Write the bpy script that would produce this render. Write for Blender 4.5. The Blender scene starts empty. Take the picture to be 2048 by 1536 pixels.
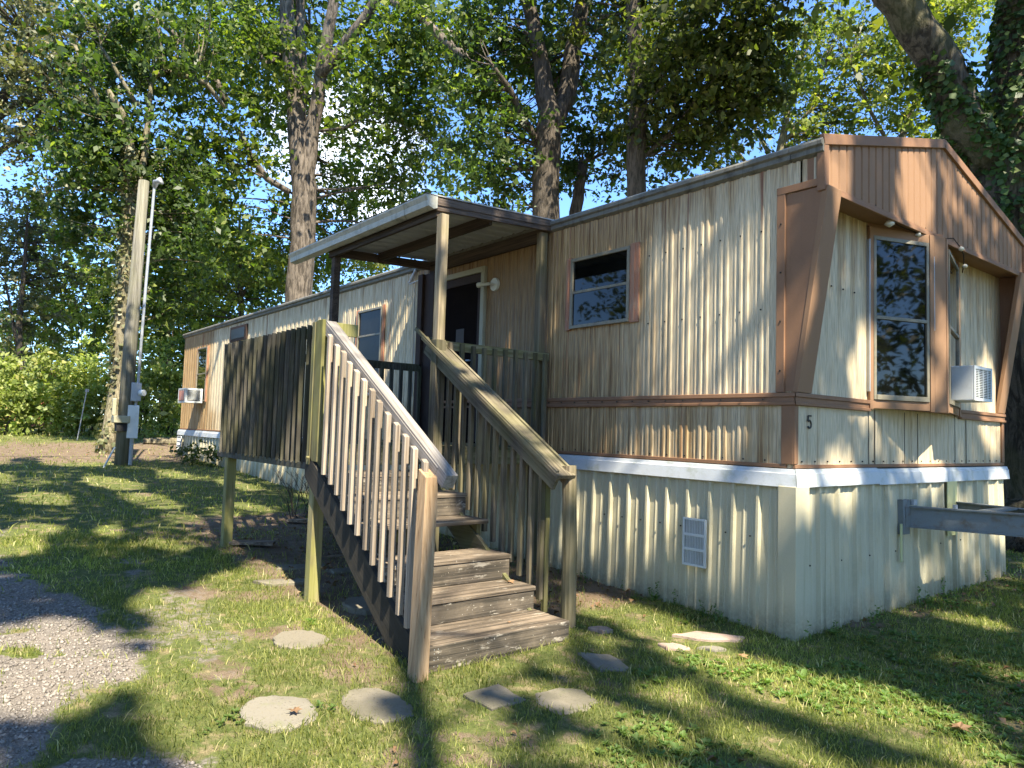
import bpy, math, random
import numpy as np
from mathutils import Vector, Matrix
random.seed(7); RNG=np.random.default_rng(7)
R=math.radians
sc=bpy.context.scene; COL=sc.collection

# ---------------- camera
CR=np.array([[0.6236137928,-0.0309671233,-0.7811189888],[0.7811374374,0.0636676808,0.6211044439],[0.0304982166,-0.9974905833,0.0638936232]])
CP=np.array([3.1462998,-5.3735369,1.55]); FPX=1463.0
cd=bpy.data.cameras.new('camera'); cam=bpy.data.objects.new('camera',cd); COL.objects.link(cam)
cd.sensor_width=36; cd.lens=FPX/2048*36; cd.clip_end=2000; cd.clip_start=0.05
m=Matrix.Identity(4)
for i in range(3):
    m[i][0]=CR[i,0]; m[i][1]=-CR[i,1]; m[i][2]=-CR[i,2]; m[i][3]=CP[i]
cam.matrix_world=m; sc.camera=cam

# ---------------- light
SUN=np.array([0.70,-0.17,1.0]); SUN/=np.linalg.norm(SUN)
sd=bpy.data.lights.new('sun','SUN'); sd.energy=5.0; sd.angle=R(0.53); sd.color=(1.0,0.90,0.72)
so=bpy.data.objects.new('sun',sd); COL.objects.link(so)
so.rotation_euler=Vector(SUN).to_track_quat('Z','Y').to_euler()
w=bpy.data.worlds.new('World'); sc.world=w; w.use_nodes=True; nt=w.node_tree; nt.nodes.clear()
out=nt.nodes.new('ShaderNodeOutputWorld'); bg=nt.nodes.new('ShaderNodeBackground')
sky=nt.nodes.new('ShaderNodeTexSky'); sky.sky_type='NISHITA'; sky.sun_disc=False
sky.sun_elevation=math.asin(SUN[2]); sky.sun_rotation=math.atan2(SUN[0],SUN[1]); sky.air_density=0.85; sky.dust_density=0.15; sky.ozone_density=6.0
tc=nt.nodes.new('ShaderNodeTexCoord'); mp=nt.nodes.new('ShaderNodeMapping'); mp.inputs['Scale'].default_value=(1,1,2.2); mp.inputs['Location'].default_value=(0.35,0.1,0.2)
nz=nt.nodes.new('ShaderNodeTexNoise'); nz.inputs['Scale'].default_value=3.0; nz.inputs['Detail'].default_value=8; nz.inputs['Roughness'].default_value=0.55
cr=nt.nodes.new('ShaderNodeValToRGB'); cr.color_ramp.elements[0].position=0.60; cr.color_ramp.elements[1].position=0.76
mx=nt.nodes.new('ShaderNodeMix'); mx.data_type='RGBA'; mx.inputs['B'].default_value=(6,6.2,6.6,1)
L=nt.links.new
cdir=CR@np.array([(715-1024)/FPX,(300-768)/FPX,1.0]); cdir/=np.linalg.norm(cdir)
vm=nt.nodes.new('ShaderNodeVectorMath'); vm.operation='DOT_PRODUCT'; vm.inputs[1].default_value=tuple(cdir); L(tc.outputs['Generated'],vm.inputs[0])
mr=nt.nodes.new('ShaderNodeMapRange'); mr.inputs[1].default_value=0.986; mr.inputs[2].default_value=0.9995; mr.inputs[3].default_value=-0.12; mr.inputs[4].default_value=0.19; L(vm.outputs['Value'],mr.inputs[0])
ad=nt.nodes.new('ShaderNodeMath'); ad.operation='ADD'; L(mr.outputs[0],ad.inputs[0]); L(nz.outputs['Fac'],ad.inputs[1])
L(tc.outputs['Generated'],mp.inputs[0]); L(mp.outputs[0],nz.inputs['Vector']); L(ad.outputs[0],cr.inputs[0]); L(cr.outputs[0],mx.inputs['Factor']); tn=nt.nodes.new('ShaderNodeMix'); tn.data_type='RGBA'; tn.blend_type='MULTIPLY'; tn.inputs[0].default_value=1; tn.inputs['B'].default_value=(0.74,0.84,0.95,1); L(sky.outputs[0],tn.inputs['A']); L(tn.outputs['Result'],mx.inputs['A'])
L(mx.outputs['Result'],bg.inputs[0]); bg.inputs[1].default_value=0.15; L(bg.outputs[0],out.inputs[0])
sc.view_settings.view_transform='Standard'; sc.view_settings.look='None'; sc.view_settings.gamma=1; sc.view_settings.exposure=1.75
try:
    sc.cycles.max_bounces=6; sc.cycles.transparent_max_bounces=4; sc.cycles.transmission_bounces=3
except Exception: pass

# ---------------- helpers
def at(px,py,d):
    return CP+CR@(np.array([(px-1024)/FPX,(py-768)/FPX,1.0])*d)
def G(x,y):
    return -0.038*np.clip(x,-26,8)+0.015*np.clip(y,-15,15)
def hsh(ix,iy,s):
    n=np.sin(ix*127.1+iy*311.7+s*74.7)*43758.5453
    return n-np.floor(n)
def vnoise(x,y,s=0):
    x=np.asarray(x,float);y=np.asarray(y,float)
    ix=np.floor(x);iy=np.floor(y);fx=x-ix;fy=y-iy;fx=fx*fx*(3-2*fx);fy=fy*fy*(3-2*fy)
    a=hsh(ix,iy,s);b=hsh(ix+1,iy,s);c=hsh(ix,iy+1,s);d=hsh(ix+1,iy+1,s)
    return a+(b-a)*fx+(c-a)*fy+(a-b-c+d)*fx*fy
def fbm(x,y,s=0):
    return (vnoise(x,y,s)*0.5+vnoise(x*2.1,y*2.1,s+1)*0.27+vnoise(x*4.3,y*4.3,s+2)*0.15+vnoise(x*9,y*9,s+3)*0.08)
def npmesh(name,V,F,mat,smooth=False):
    me=bpy.data.meshes.new(name); V=np.asarray(V,np.float32); F=np.asarray(F,np.int32); k=F.shape[1]
    me.vertices.add(len(V)); me.vertices.foreach_set('co',V.ravel())
    me.loops.add(F.size); me.loops.foreach_set('vertex_index',F.ravel())
    me.polygons.add(len(F)); me.polygons.foreach_set('loop_start',np.arange(0,F.size,k,dtype=np.int32))
    try: me.polygons.foreach_set('loop_total',np.full(len(F),k,np.int32))
    except Exception: pass
    if smooth: me.polygons.foreach_set('use_smooth',np.ones(len(F),bool))
    me.update(calc_edges=True); me.validate()
    if mat: me.materials.append(mat)
    return me
class MB:
    def __init__(s): s.v=[]; s.f=[]
    def add(s,vs,fs):
        o=len(s.v); s.v+= [tuple(map(float,p)) for p in vs]; s.f+=[tuple(i+o for i in f) for f in fs]; return s
    def box(s,x0,x1,y0,y1,z0,z1):
        return s.add([(x0,y0,z0),(x1,y0,z0),(x1,y1,z0),(x0,y1,z0),(x0,y0,z1),(x1,y0,z1),(x1,y1,z1),(x0,y1,z1)],
              [(0,3,2,1),(4,5,6,7),(0,1,5,4),(1,2,6,5),(2,3,7,6),(3,0,4,7)])
    def beam(s,p,q,wd,h,up=(0,0,1)):
        p=Vector(p);q=Vector(q);d=(q-p).normalized();u=Vector(up);sx=d.cross(u)
        if sx.length<1e-4: sx=d.cross(Vector((1,0,0)))
        sx.normalize();uy=sx.cross(d).normalized();a=sx*wd/2;b=uy*h/2
        return s.add([p-a-b,p+a-b,p+a+b,p-a+b,q-a-b,q+a-b,q+a+b,q-a+b],[(0,1,2,3),(7,6,5,4),(0,4,5,1),(1,5,6,2),(2,6,7,3),(3,7,4,0)])
    def tube(s,path,rad,n=8,cap=True,jit=0):
        P=[Vector(p) for p in path]; o=len(s.v); k=len(P)
        if not hasattr(rad,'__len__'): rad=[rad]*k
        ref=Vector((0.31,0.95,0.05))
        for i,p in enumerate(P):
            d=(P[min(i+1,k-1)]-P[max(i-1,0)]).normalized()
            a=d.cross(ref)
            if a.length<0.1: a=d.cross(Vector((1,0,0)))
            a.normalize(); b=d.cross(a)
            for j in range(n):
                t=2*math.pi*j/n; r=rad[i]*(1+(random.uniform(-jit,jit) if jit else 0))
                s.v.append(tuple(p+a*math.cos(t)*r+b*math.sin(t)*r))
        for i in range(k-1):
            for j in range(n):
                s.f.append((o+i*n+j,o+i*n+(j+1)%n,o+(i+1)*n+(j+1)%n,o+(i+1)*n+j))
        if cap:
            s.f.append(tuple(o+j for j in range(n-1,-1,-1))); s.f.append(tuple(o+(k-1)*n+j for j in range(n)))
        return s
    def prism(s,pts,ax,a,b):  # polygon pts in the two other axes, extruded along ax
        def mk(p,c):
            l=list(p); l.insert(ax,c); return tuple(l)
        n=len(pts)
        return s.add([mk(p,a) for p in pts]+[mk(p,b) for p in pts],[tuple(range(n-1,-1,-1)),tuple(range(n,2*n))]+[(i,(i+1)%n,n+(i+1)%n,n+i) for i in range(n)])
def base(root):
    while root is not None and root.type!='EMPTY' and root.parent: root=root.parent
    return Vector(root.location) if (root is not None and root.type=='EMPTY') else Vector((0,0,0))
def obj(name,mb,mat,parent=None,bevel=0,smooth=False,label=None):
    me=bpy.data.meshes.new(name)
    b=base(parent) if parent else Vector((0,0,0))
    me.from_pydata([tuple(Vector(v)-b) for v in mb.v],[],mb.f); me.update()
    import bmesh
    bm=bmesh.new(); bm.from_mesh(me); bmesh.ops.recalc_face_normals(bm,faces=bm.faces); bm.to_mesh(me); bm.free()
    if mat: me.materials.append(mat)
    if smooth: me.polygons.foreach_set('use_smooth',[True]*len(me.polygons))
    o=bpy.data.objects.new(name,me); COL.objects.link(o)
    if parent: o.parent=parent
    if bevel:
        md=o.modifiers.new('bevel','BEVEL'); md.width=bevel; md.segments=2; md.limit_method='ANGLE'; md.angle_limit=R(40)
    if label: o['label']=label
    return o
def nobj(name,V,F,mat,parent=None,smooth=False):
    b=np.array(base(parent)) if parent else np.zeros(3)
    o=bpy.data.objects.new(name,npmesh(name,np.asarray(V)-b,F,mat,smooth)); COL.objects.link(o)
    if parent: o.parent=parent
    return o
def thing(name,label,cat,loc,group=None):
    o=bpy.data.objects.new(name,None); COL.objects.link(o); o.location=loc; o.empty_display_size=0.2
    return tag(o,label,cat,group)
def tag(o,label=None,cat=None,group=None,kind=None):
    if label: o['label']=label
    if cat: o['category']=cat
    if group: o['group']=group
    if kind: o['kind']=kind
    return o

# ---------------- materials
class NM:
    def __init__(s,name):
        s.m=bpy.data.materials.new(name); s.m.use_nodes=True; s.t=s.m.node_tree; s.t.nodes.clear()
        s.out=s.n('ShaderNodeOutputMaterial'); s.b=s.n('ShaderNodeBsdfPrincipled'); s.l(s.b.outputs[0],s.out.inputs[0])
        s.pos=s.n('ShaderNodeNewGeometry').outputs['Position']
    def n(s,t): return s.t.nodes.new(t)
    def l(s,a,b): s.t.links.new(a,b)
    def val(s,sock,v):
        if hasattr(v,'is_linked') or hasattr(v,'links'): s.l(v,sock)
        else:
            if isinstance(v,tuple) and len(v)==3 and sock.type=='RGBA': v=v+(1,)
            sock.default_value=v
    def math(s,op,a,b=0.0,clamp=False):
        n=s.n('ShaderNodeMath'); n.operation=op; n.use_clamp=clamp; s.val(n.inputs[0],a); s.val(n.inputs[1],b); return n.outputs[0]
    def mapv(s,scale=(1,1,1),rot=(0,0,0),vec=None,loc=(0,0,0)):
        n=s.n('ShaderNodeMapping'); s.l(vec or s.pos,n.inputs[0]); n.inputs['Scale'].default_value=scale; n.inputs['Rotation'].default_value=rot; n.inputs['Location'].default_value=loc; return n.outputs[0]
    def noise(s,scale,detail=3,rough=0.5,vec=None,dist=0):
        n=s.n('ShaderNodeTexNoise'); n.inputs['Scale'].default_value=scale; n.inputs['Detail'].default_value=detail; n.inputs['Roughness'].default_value=rough; n.inputs['Distortion'].default_value=dist
        s.l(vec or s.pos,n.inputs['Vector']); return n.outputs['Fac']
    def ramp(s,f,a,b,c0=0.0,c1=1.0):
        n=s.n('ShaderNodeMapRange'); s.val(n.inputs[0],f); n.inputs[1].default_value=a; n.inputs[2].default_value=b; n.inputs[3].default_value=c0; n.inputs[4].default_value=c1; n.interpolation_type='SMOOTHSTEP'; return n.outputs[0]
    def mix(s,f,a,b,blend='MIX'):
        n=s.n('ShaderNodeMix'); n.data_type='RGBA'; n.blend_type=blend; s.val(n.inputs[0],f); s.val(n.inputs['A'],a); s.val(n.inputs['B'],b); return n.outputs['Result']
    def sep(s,v=None):
        n=s.n('ShaderNodeSeparateXYZ'); s.l(v or s.pos,n.inputs[0]); return n.outputs
    def comb(s,x,y,z):
        n=s.n('ShaderNodeCombineXYZ'); s.val(n.inputs[0],x); s.val(n.inputs[1],y); s.val(n.inputs[2],z); return n.outputs[0]
    def bump(s,h,st=0.3,dist=0.01):
        n=s.n('ShaderNodeBump'); n.inputs['Strength'].default_value=st; n.inputs['Distance'].default_value=dist; s.l(h,n.inputs['Height']); s.l(n.outputs[0],s.b.inputs['Normal'])
    def base(s,c,rough=0.7,metal=0.0,spec=0.5):
        s.val(s.b.inputs['Base Color'],c); s.val(s.b.inputs['Roughness'],rough); s.b.inputs['Metallic'].default_value=metal
        s.b.inputs['Specular IOR Level'].default_value=spec; return s.m
def siding(name,front=False,fine=True):
    k=NM(name); x,y,z=k.sep(); h=k.math('ADD',x,y)
    v1=k.comb(k.math('MULTIPLY',h,9.0),0.0,k.math('MULTIPLY',z,0.35))
    s1=k.noise(1.0,4,0.6,v1)
    v2=k.comb(k.math('MULTIPLY',h,55.0),0.0,k.math('MULTIPLY',z,1.2))
    s2=k.noise(1.0,3,0.6,v2)
    v3=k.comb(k.math('MULTIPLY',h,170.0),0.0,k.math('MULTIPLY',z,5.0))
    s3=k.noise(1.0,2,0.5,v3)
    cloud=k.noise(0.9,3,0.5)
    clean=(0.66,0.555,0.37); tan=(0.46,0.315,0.15); brown=(0.17,0.085,0.03)
    if front:
        st=k.ramp(k.math('ADD',k.ramp(z,2.2,3.6,0.0,0.22),k.math('ADD',s1,k.math('MULTIPLY',cloud,0.35))),0.66,1.0)
        st=k.math('MULTIPLY',st,0.8)
    else:
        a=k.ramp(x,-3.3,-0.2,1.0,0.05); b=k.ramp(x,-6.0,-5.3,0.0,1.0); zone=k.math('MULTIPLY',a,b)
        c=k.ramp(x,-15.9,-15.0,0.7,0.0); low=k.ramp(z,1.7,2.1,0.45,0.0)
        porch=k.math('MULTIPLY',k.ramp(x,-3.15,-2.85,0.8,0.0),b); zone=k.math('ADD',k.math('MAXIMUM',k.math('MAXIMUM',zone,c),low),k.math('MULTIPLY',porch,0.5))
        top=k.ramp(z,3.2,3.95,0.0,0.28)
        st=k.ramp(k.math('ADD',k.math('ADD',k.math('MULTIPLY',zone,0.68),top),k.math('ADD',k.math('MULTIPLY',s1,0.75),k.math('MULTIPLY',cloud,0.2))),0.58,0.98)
    col=k.mix(st,clean,tan)
    col=k.mix(k.math('MULTIPLY',st,k.ramp(s2,0.42,0.68)),col,brown)
    # rust runs
    v4=k.comb(k.math('MULTIPLY',h,8.5),0.0,k.math('MULTIPLY',z,0.12)); r1=k.noise(1.0,6,0.65,v4)
    rust=k.math('MULTIPLY',k.ramp(r1,0.60,0.66),k.ramp(z,1.7,3.3,0.35,0.9))
    if front: rust=k.math('MULTIPLY',rust,0.35)
    col=k.mix(rust,col,(0.24,0.085,0.035))
    if not front:
        run=k.math('MULTIPLY',k.ramp(k.noise(1.0,4,0.7,k.comb(k.math('MULTIPLY',h,16.0),3.0,k.math('MULTIPLY',z,0.3))),0.60,0.66),0.6)
        col=k.mix(run,col,(0.21,0.12,0.055))
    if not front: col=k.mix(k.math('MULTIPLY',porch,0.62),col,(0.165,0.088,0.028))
    gr=k.ramp(s3,0.35,0.6,0.62,1.0)
    col=k.mix(1.0,col,k.comb(gr,gr,gr),'MULTIPLY')
    k.bump(k.math('ADD',k.math('MULTIPLY',s3,0.6),k.math('MULTIPLY',s2,0.3)),0.5,0.004)
    return k.base(col,0.55,0,0.35)
def paint(name,c,dirt=(0.1,0.09,0.07),amt=0.5,rough=0.5,scale=3.0,streak=True,metal=0.0,bump=0.15,spec=0.4,splash=False):
    k=NM(name); x,y,z=k.sep(); h=k.math('ADD',x,y)
    n1=k.noise(scale,6,0.65); v=k.comb(k.math('MULTIPLY',h,14.0),0.0,k.math('MULTIPLY',z,0.7)); n2=k.noise(1.0,4,0.6,v)
    f=k.ramp(n1,0.48,0.75)
    if streak: f=k.math('MAXIMUM',f,k.ramp(n2,0.52,0.78))
    col=k.mix(k.math('MULTIPLY',f,amt),c,dirt)
    if splash:
        gz=k.math('ADD',z,k.math('SUBTRACT',k.math('MULTIPLY',x,0.038),k.math('MULTIPLY',y,0.015))); sf=k.math('MULTIPLY',k.ramp(k.math('ADD',gz,k.math('MULTIPLY',k.noise(5,4,0.6),0.22)),0.10,0.45,0.6,0.0),k.ramp(k.noise(30,4,0.7),0.3,0.6,0.5,1.0)); col=k.mix(sf,col,(0.15,0.125,0.075))
    fine=k.noise(90,3,0.6); col=k.mix(k.ramp(fine,0.4,0.7,0,0.15),col,dirt)
    k.bump(k.math('ADD',n1,k.math('MULTIPLY',fine,0.2)),bump,0.01)
    return k.base(col,rough,metal,spec)
def wood(name,light,dark,axis='z',green=0.0,gcol=(0.16,0.17,0.03),rot=0,rough=0.85,black=0.0,contrast=1.0,worn=0.0):
    k=NM(name); oi=k.n('ShaderNodeObjectInfo'); rnd=oi.outputs['Random']
    vec=k.mapv((1,1,1),(0,rot,0)); x,y,z=k.sep(vec); off=k.math('MULTIPLY',rnd,37.0); x=k.math('ADD',x,off)
    fs=[60.0,60.0,60.0]; fs['xyz'.index(axis)]=1.6
    v=k.comb(k.math('MULTIPLY',x,fs[0]),k.math('MULTIPLY',y,fs[1]),k.math('MULTIPLY',z,fs[2]))
    g1=k.noise(1.0,5,0.65,v); 
    fs2=[q*0.25 if q>10 else 0.5 for q in fs]
    g2=k.noise(1.0,3,0.5,k.comb(k.math('MULTIPLY',x,fs2[0]),k.math('MULTIPLY',y,fs2[1]),k.math('MULTIPLY',z,fs2[2])),0.15)
    f=k.math('ADD',k.math('MULTIPLY',g1,0.6),k.math('MULTIPLY',g2,0.4))
    col=k.mix(k.ramp(f,0.5-0.13/contrast,0.5+0.13/contrast),dark,light)
    cr_=k.ramp(g1,0.30,0.38,0.45,1.0); col=k.mix(1.0,col,k.comb(cr_,cr_,cr_),'MULTIPLY')
    tone=k.ramp(rnd,0,1,0.72,1.15); col=k.mix(1.0,col,k.comb(tone,tone,tone),'MULTIPLY')
    cl=k.noise(2.6,4,0.6)
    if black>0: col=k.mix(k.math('MULTIPLY',k.ramp(cl,0.35,0.62),black),col,(0.022,0.021,0.017))
    if worn>0:
        wn=k.noise(1.0,5,0.7,k.comb(k.math('MULTIPLY',x,16.0),k.math('MULTIPLY',y,5.0),k.math('MULTIPLY',z,16.0))); col=k.mix(k.math('MULTIPLY',k.ramp(wn,0.56,0.66),worn),col,(0.42,0.38,0.31))
        sp=k.noise(55,2,0.5); col=k.mix(k.math('MULTIPLY',k.ramp(sp,0.70,0.74),worn),col,(0.55,0.52,0.45))
    if green>0:
        gn=k.noise(3.3,4,0.6,k.mapv((1,1,0.5),loc=(5,3,1))); col=k.mix(k.math('MULTIPLY',k.ramp(gn,0.38,0.60),green),col,gcol)
    k.bump(k.math('ADD',g1,k.math('MULTIPLY',g2,0.6)),0.6,0.006)
    return k.base(col,rough,0,0.25)
def leafmat(name,c1,c2,c3=None,trans=0.35,rough=0.45):
    k=NM(name); g=k.n('ShaderNodeNewGeometry'); rn=g.outputs['Random Per Island']
    col=k.mix(rn,c1,c2)
    if c3: col=k.mix(k.ramp(rn,0.90,0.97),col,c3)
    cl=k.noise(0.55,2,0.5); t=k.ramp(cl,0.3,0.7,0.7,1.25); col=k.mix(1.0,col,k.comb(t,t,t),'MULTIPLY')
    k.base(col,rough,0,0.4)
    tr=k.n('ShaderNodeBsdfTranslucent'); tcol=k.mix(1.0,col,(1.5,1.7,0.6),'MULTIPLY'); k.l(tcol,tr.inputs[0])
    ms=k.n('ShaderNodeMixShader'); ms.inputs[0].default_value=trans; k.l(k.b.outputs[0],ms.inputs[1]); k.l(tr.outputs[0],ms.inputs[2]); k.l(ms.outputs[0],k.out.inputs[0])
    return k.m
def bark(name,c1,c2,scale=1.0,moss=0.0):
    k=NM(name); v=k.mapv((14*scale,14*scale,2.4*scale)); n1=k.noise(1.0,5,0.65,v,0.6)
    n2=k.noise(2.2,4,0.6); n3=k.noise(60*scale,3,0.6)
    col=k.mix(k.ramp(n1,0.40,0.60),c2,c1); col=k.mix(k.ramp(n2,0.5,0.7,0,0.5),col,tuple(q*1.35 for q in c1))
    col=k.mix(k.ramp(n3,0.4,0.7,0,0.3),col,c2)
    if moss: col=k.mix(k.math('MULTIPLY',k.ramp(k.noise(1.3,3,0.5),0.45,0.65),moss),col,(0.12,0.13,0.04))
    k.bump(k.math('ADD',n1,k.math('MULTIPLY',n3,0.15)),1.0,0.05)
    return k.base(col,0.9,0,0.2)
def glassmat(name,c=(0.003,0.0035,0.003)):
    k=NM(name); n=k.noise(6,4,0.6); x,y,z=k.sep(); d=k.ramp(k.noise(2.0,3,0.6),0.35,0.75,0.0,0.35)
    col=k.mix(d,c,(0.012,0.012,0.010)); k.bump(k.noise(1.3,2,0.4),0.05,0.05)
    return k.base(col,0.025,0,0.4)
M={}
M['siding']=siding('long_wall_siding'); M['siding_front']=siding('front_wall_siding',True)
M['brown']=paint('brown_trim_paint',(0.245,0.132,0.070),(0.15,0.08,0.045),0.35,0.7,4)
M['brown_panel']=paint('brown_gable_paint',(0.275,0.158,0.085),(0.20,0.115,0.065),0.3,0.75,2.5)
M['rusty']=paint('rusty_shutter_paint',(0.36,0.16,0.09),(0.42,0.32,0.22),0.6,0.6,7)
M['white']=paint('white_band_paint',(0.55,0.58,0.60),(0.32,0.35,0.27),0.7,0.45,7,False)
M['skirt']=paint('skirting_paint',(0.52,0.475,0.325),(0.34,0.31,0.19),0.55,0.42,1.6,splash=True)
M['steel']=paint('grey_tongue_steel',(0.18,0.20,0.195),(0.16,0.12,0.08),0.9,0.6,11,False,bump=.5)
M['galv']=paint('galvanised_metal',(0.38,0.40,0.42),(0.22,0.23,0.23),0.5,0.45,8,True,0.3)
M['gutter']=paint('gutter_paint',(0.42,0.42,0.36),(0.16,0.16,0.12),0.9,0.5,6)
M['roofmetal']=paint('roof_metal',(0.42,0.42,0.40),(0.16,0.15,0.13),0.9,0.5,5,False)
M['ceil']=paint('canopy_sheet_metal',(0.46,0.47,0.48),(0.27,0.27,0.25),0.6,0.5,3)
M['eave']=paint('weathered_eave',(0.17,0.165,0.14),(0.06,0.055,0.045),0.9,0.8,7)
M['alum']=paint('window_aluminium',(0.22,0.20,0.145),(0.12,0.10,0.065),0.7,0.45,12)
M['creamtrim']=paint('cream_door_trim',(0.36,0.33,0.22),(0.25,0.23,0.13),0.7,0.6,7)
M['acwhite']=paint('appliance_white',(0.62,0.65,0.64),(0.42,0.42,0.38),0.5,0.4,6)
M['dark']=paint('dark_cavity',(0.015,0.015,0.014),(0.03,0.028,0.025),0.5,0.8,6)
M['door']=paint('dark_brown_door',(0.010,0.007,0.006),(0.02,0.014,0.011),0.5,0.85,3,spec=0.02)
M['paper']=paint('faded_notice_paper',(0.06,0.045,0.035),(0.04,0.03,0.025),0.4,0.7,12)
M['darktrim']=paint('dark_brown_post_paint',(0.05,0.032,0.025),(0.02,0.015,0.013),0.6,0.7,5,spec=0.15)
M['ink']=paint('black_numeral',(0.02,0.02,0.02),(0.03,0.03,0.03),0.2,0.5,9)
M['redbox']=paint('pink_sticker',(0.55,0.24,0.18),(0.5,0.3,0.25),0.4,0.6,9)
M['bulb']=paint('lamp_cream_plastic',(0.6,0.57,0.45),(0.4,0.35,0.25),0.3,0.4,9)
M['glass']=glassmat('dark_window_glass')
M['screen']=paint('dark_screened_glass',(0.010,0.011,0.010),(0.03,0.03,0.026),0.5,0.3,4,spec=0.12)
M['brickred']=paint('brick_red_wall',(0.32,0.11,0.06),(0.18,0.07,0.04),0.6,0.85,5)
def concrete(name,c,c2):
    k=NM(name); n=k.noise(3,4,0.5); n2=k.noise(60,4,0.7); n3=k.noise(9,3,0.6)
    col=k.mix(k.ramp(n,0.4,0.65),c,c2); col=k.mix(k.ramp(n2,0.55,0.7,0,0.6),col,tuple(q*0.45 for q in c2)); col=k.mix(k.ramp(n3,0.55,0.75,0,0.4),col,(0.16,0.17,0.08))
    k.bump(n2,0.5,0.01); return k.base(col,0.9,0,0.2)
M['stone_pale']=concrete('pale_concrete_stone',(0.20,0.183,0.145),(0.15,0.137,0.108))
M['stone_grey']=concrete('grey_concrete_stone',(0.185,0.165,0.125),(0.12,0.11,0.08))
M['stone_pink']=concrete('pink_flagstone',(0.36,0.27,0.22),(0.27,0.20,0.16))
M['w_newel']=wood('new_tan_newel_wood',(0.40,0.275,0.16),(0.25,0.16,0.085),'z',contrast=0.8)
M['w_bal']=wood('pale_new_baluster_wood',(0.42,0.35,0.27),(0.22,0.175,0.13),'z',contrast=1.2)
M['w_rail']=wood('grey_new_rail_wood',(0.40,0.37,0.34),(0.22,0.20,0.18),'x',rot=R(-32))
M['w_slat']=wood('blackened_slat_wood',(0.15,0.135,0.105),(0.05,0.045,0.034),'z',green=0.30,gcol=(0.085,0.09,0.025),black=0.45)
M['w_slat2']=wood('algae_green_slat_wood',(0.20,0.18,0.09),(0.09,0.08,0.035),'z',green=0.5,gcol=(0.20,0.20,0.05))
M['w_green']=wood('algae_green_post_wood',(0.33,0.29,0.15),(0.16,0.14,0.065),'z',green=0.55,gcol=(0.25,0.25,0.06))
M['w_dark']=wood('dark_stringer_wood',(0.07,0.06,0.045),(0.025,0.022,0.018),'x',rot=R(-32),black=0.9)  # shade on the outer stringer is put into this darker colour
M['w_oldz']=wood('old_weathered_upright_wood',(0.22,0.185,0.13),(0.09,0.075,0.052),'z',green=0.2,black=0.35)
M['w_oldy']=wood('old_weathered_crossrail_wood',(0.24,0.21,0.14),(0.10,0.085,0.05),'y',green=0.35)
M['w_oldx']=wood('old_weathered_long_wood',(0.20,0.18,0.12),(0.08,0.075,0.045),'x',green=0.3,black=0.4)
M['w_hand']=wood('mossy_handrail_wood',(0.33,0.28,0.19),(0.15,0.125,0.085),'x',green=0.18,black=0.45,rot=R(-32))
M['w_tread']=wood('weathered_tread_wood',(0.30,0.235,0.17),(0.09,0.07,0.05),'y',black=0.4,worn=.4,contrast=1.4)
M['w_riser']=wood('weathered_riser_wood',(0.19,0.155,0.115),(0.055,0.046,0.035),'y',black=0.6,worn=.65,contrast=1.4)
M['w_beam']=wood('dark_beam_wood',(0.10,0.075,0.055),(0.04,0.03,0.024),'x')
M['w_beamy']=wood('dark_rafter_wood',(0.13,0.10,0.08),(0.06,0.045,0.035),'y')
M['w_pline']=wood('weathered_porch_post_wood',(0.30,0.245,0.165),(0.14,0.11,0.075),'z',green=0.2)
M['w_pole']=wood('grey_utility_pole_wood',(0.185,0.175,0.145),(0.08,0.075,0.06),'z',green=0.12)
M['bark_big']=bark('pale_ridged_bark',(0.185,0.155,0.125),(0.06,0.05,0.04),1.0)
M['bark_dark']=bark('dark_bark',(0.12,0.10,0.08),(0.045,0.038,0.03),1.2)
M['bark_ivy']=bark('deep_furrowed_bark',(0.13,0.11,0.085),(0.035,0.03,0.024),0.9,0.3)
M['bark_vine']=bark('vine_covered_bark',(0.25,0.22,0.145),(0.10,0.085,0.055),1.4,0.2)
M['lf_big']=leafmat('green_leaves',(0.052,0.088,0.016),(0.135,0.175,0.032),(0.28,0.30,0.055),0.5)
M['lf_dark']=leafmat('deep_green_leaves',(0.034,0.064,0.017),(0.085,0.125,0.03),(0.19,0.22,0.05),0.5)
M['lf_left']=leafmat('dusty_olive_leaves',(0.09,0.105,0.05),(0.20,0.19,0.10),(0.30,0.25,0.13))
M['lf_light']=leafmat('yellow_green_leaves',(0.11,0.15,0.03),(0.23,0.26,0.05),(0.33,0.30,0.07),0.45)
M['lf_olive']=leafmat('dark_olive_leaves',(0.042,0.062,0.014),(0.10,0.12,0.025),(0.20,0.20,0.045),0.45)
M['lf_hedge']=leafmat('hedge_leaves',(0.16,0.22,0.05),(0.36,0.40,0.13),(0.48,0.46,0.16),0.4)
M['lf_ivy']=leafmat('ivy_leaves',(0.035,0.075,0.018),(0.085,0.14,0.03),(0.15,0.17,0.05),0.25)
M['grass']=leafmat('lawn_blades',(0.11,0.15,0.028),(0.33,0.33,0.09),(0.58,0.50,0.27),0.4,0.6)
M['weed']=leafmat('weed_leaves',(0.07,0.13,0.03),(0.15,0.23,0.055),None,0.35,0.5)
M['litter']=leafmat('dead_leaves',(0.16,0.08,0.04),(0.30,0.19,0.10),(0.34,0.27,0.17),0.15,0.8)
k=NM('gravel_stone'); g=k.n('ShaderNodeNewGeometry'); k.bump(k.noise(40,3,0.6),0.4,0.01); M['gravel']=k.base(k.mix(g.outputs['Random Per Island'],(0.12,0.105,0.09),(0.31,0.275,0.235)),0.85,0,0.3)

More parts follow.
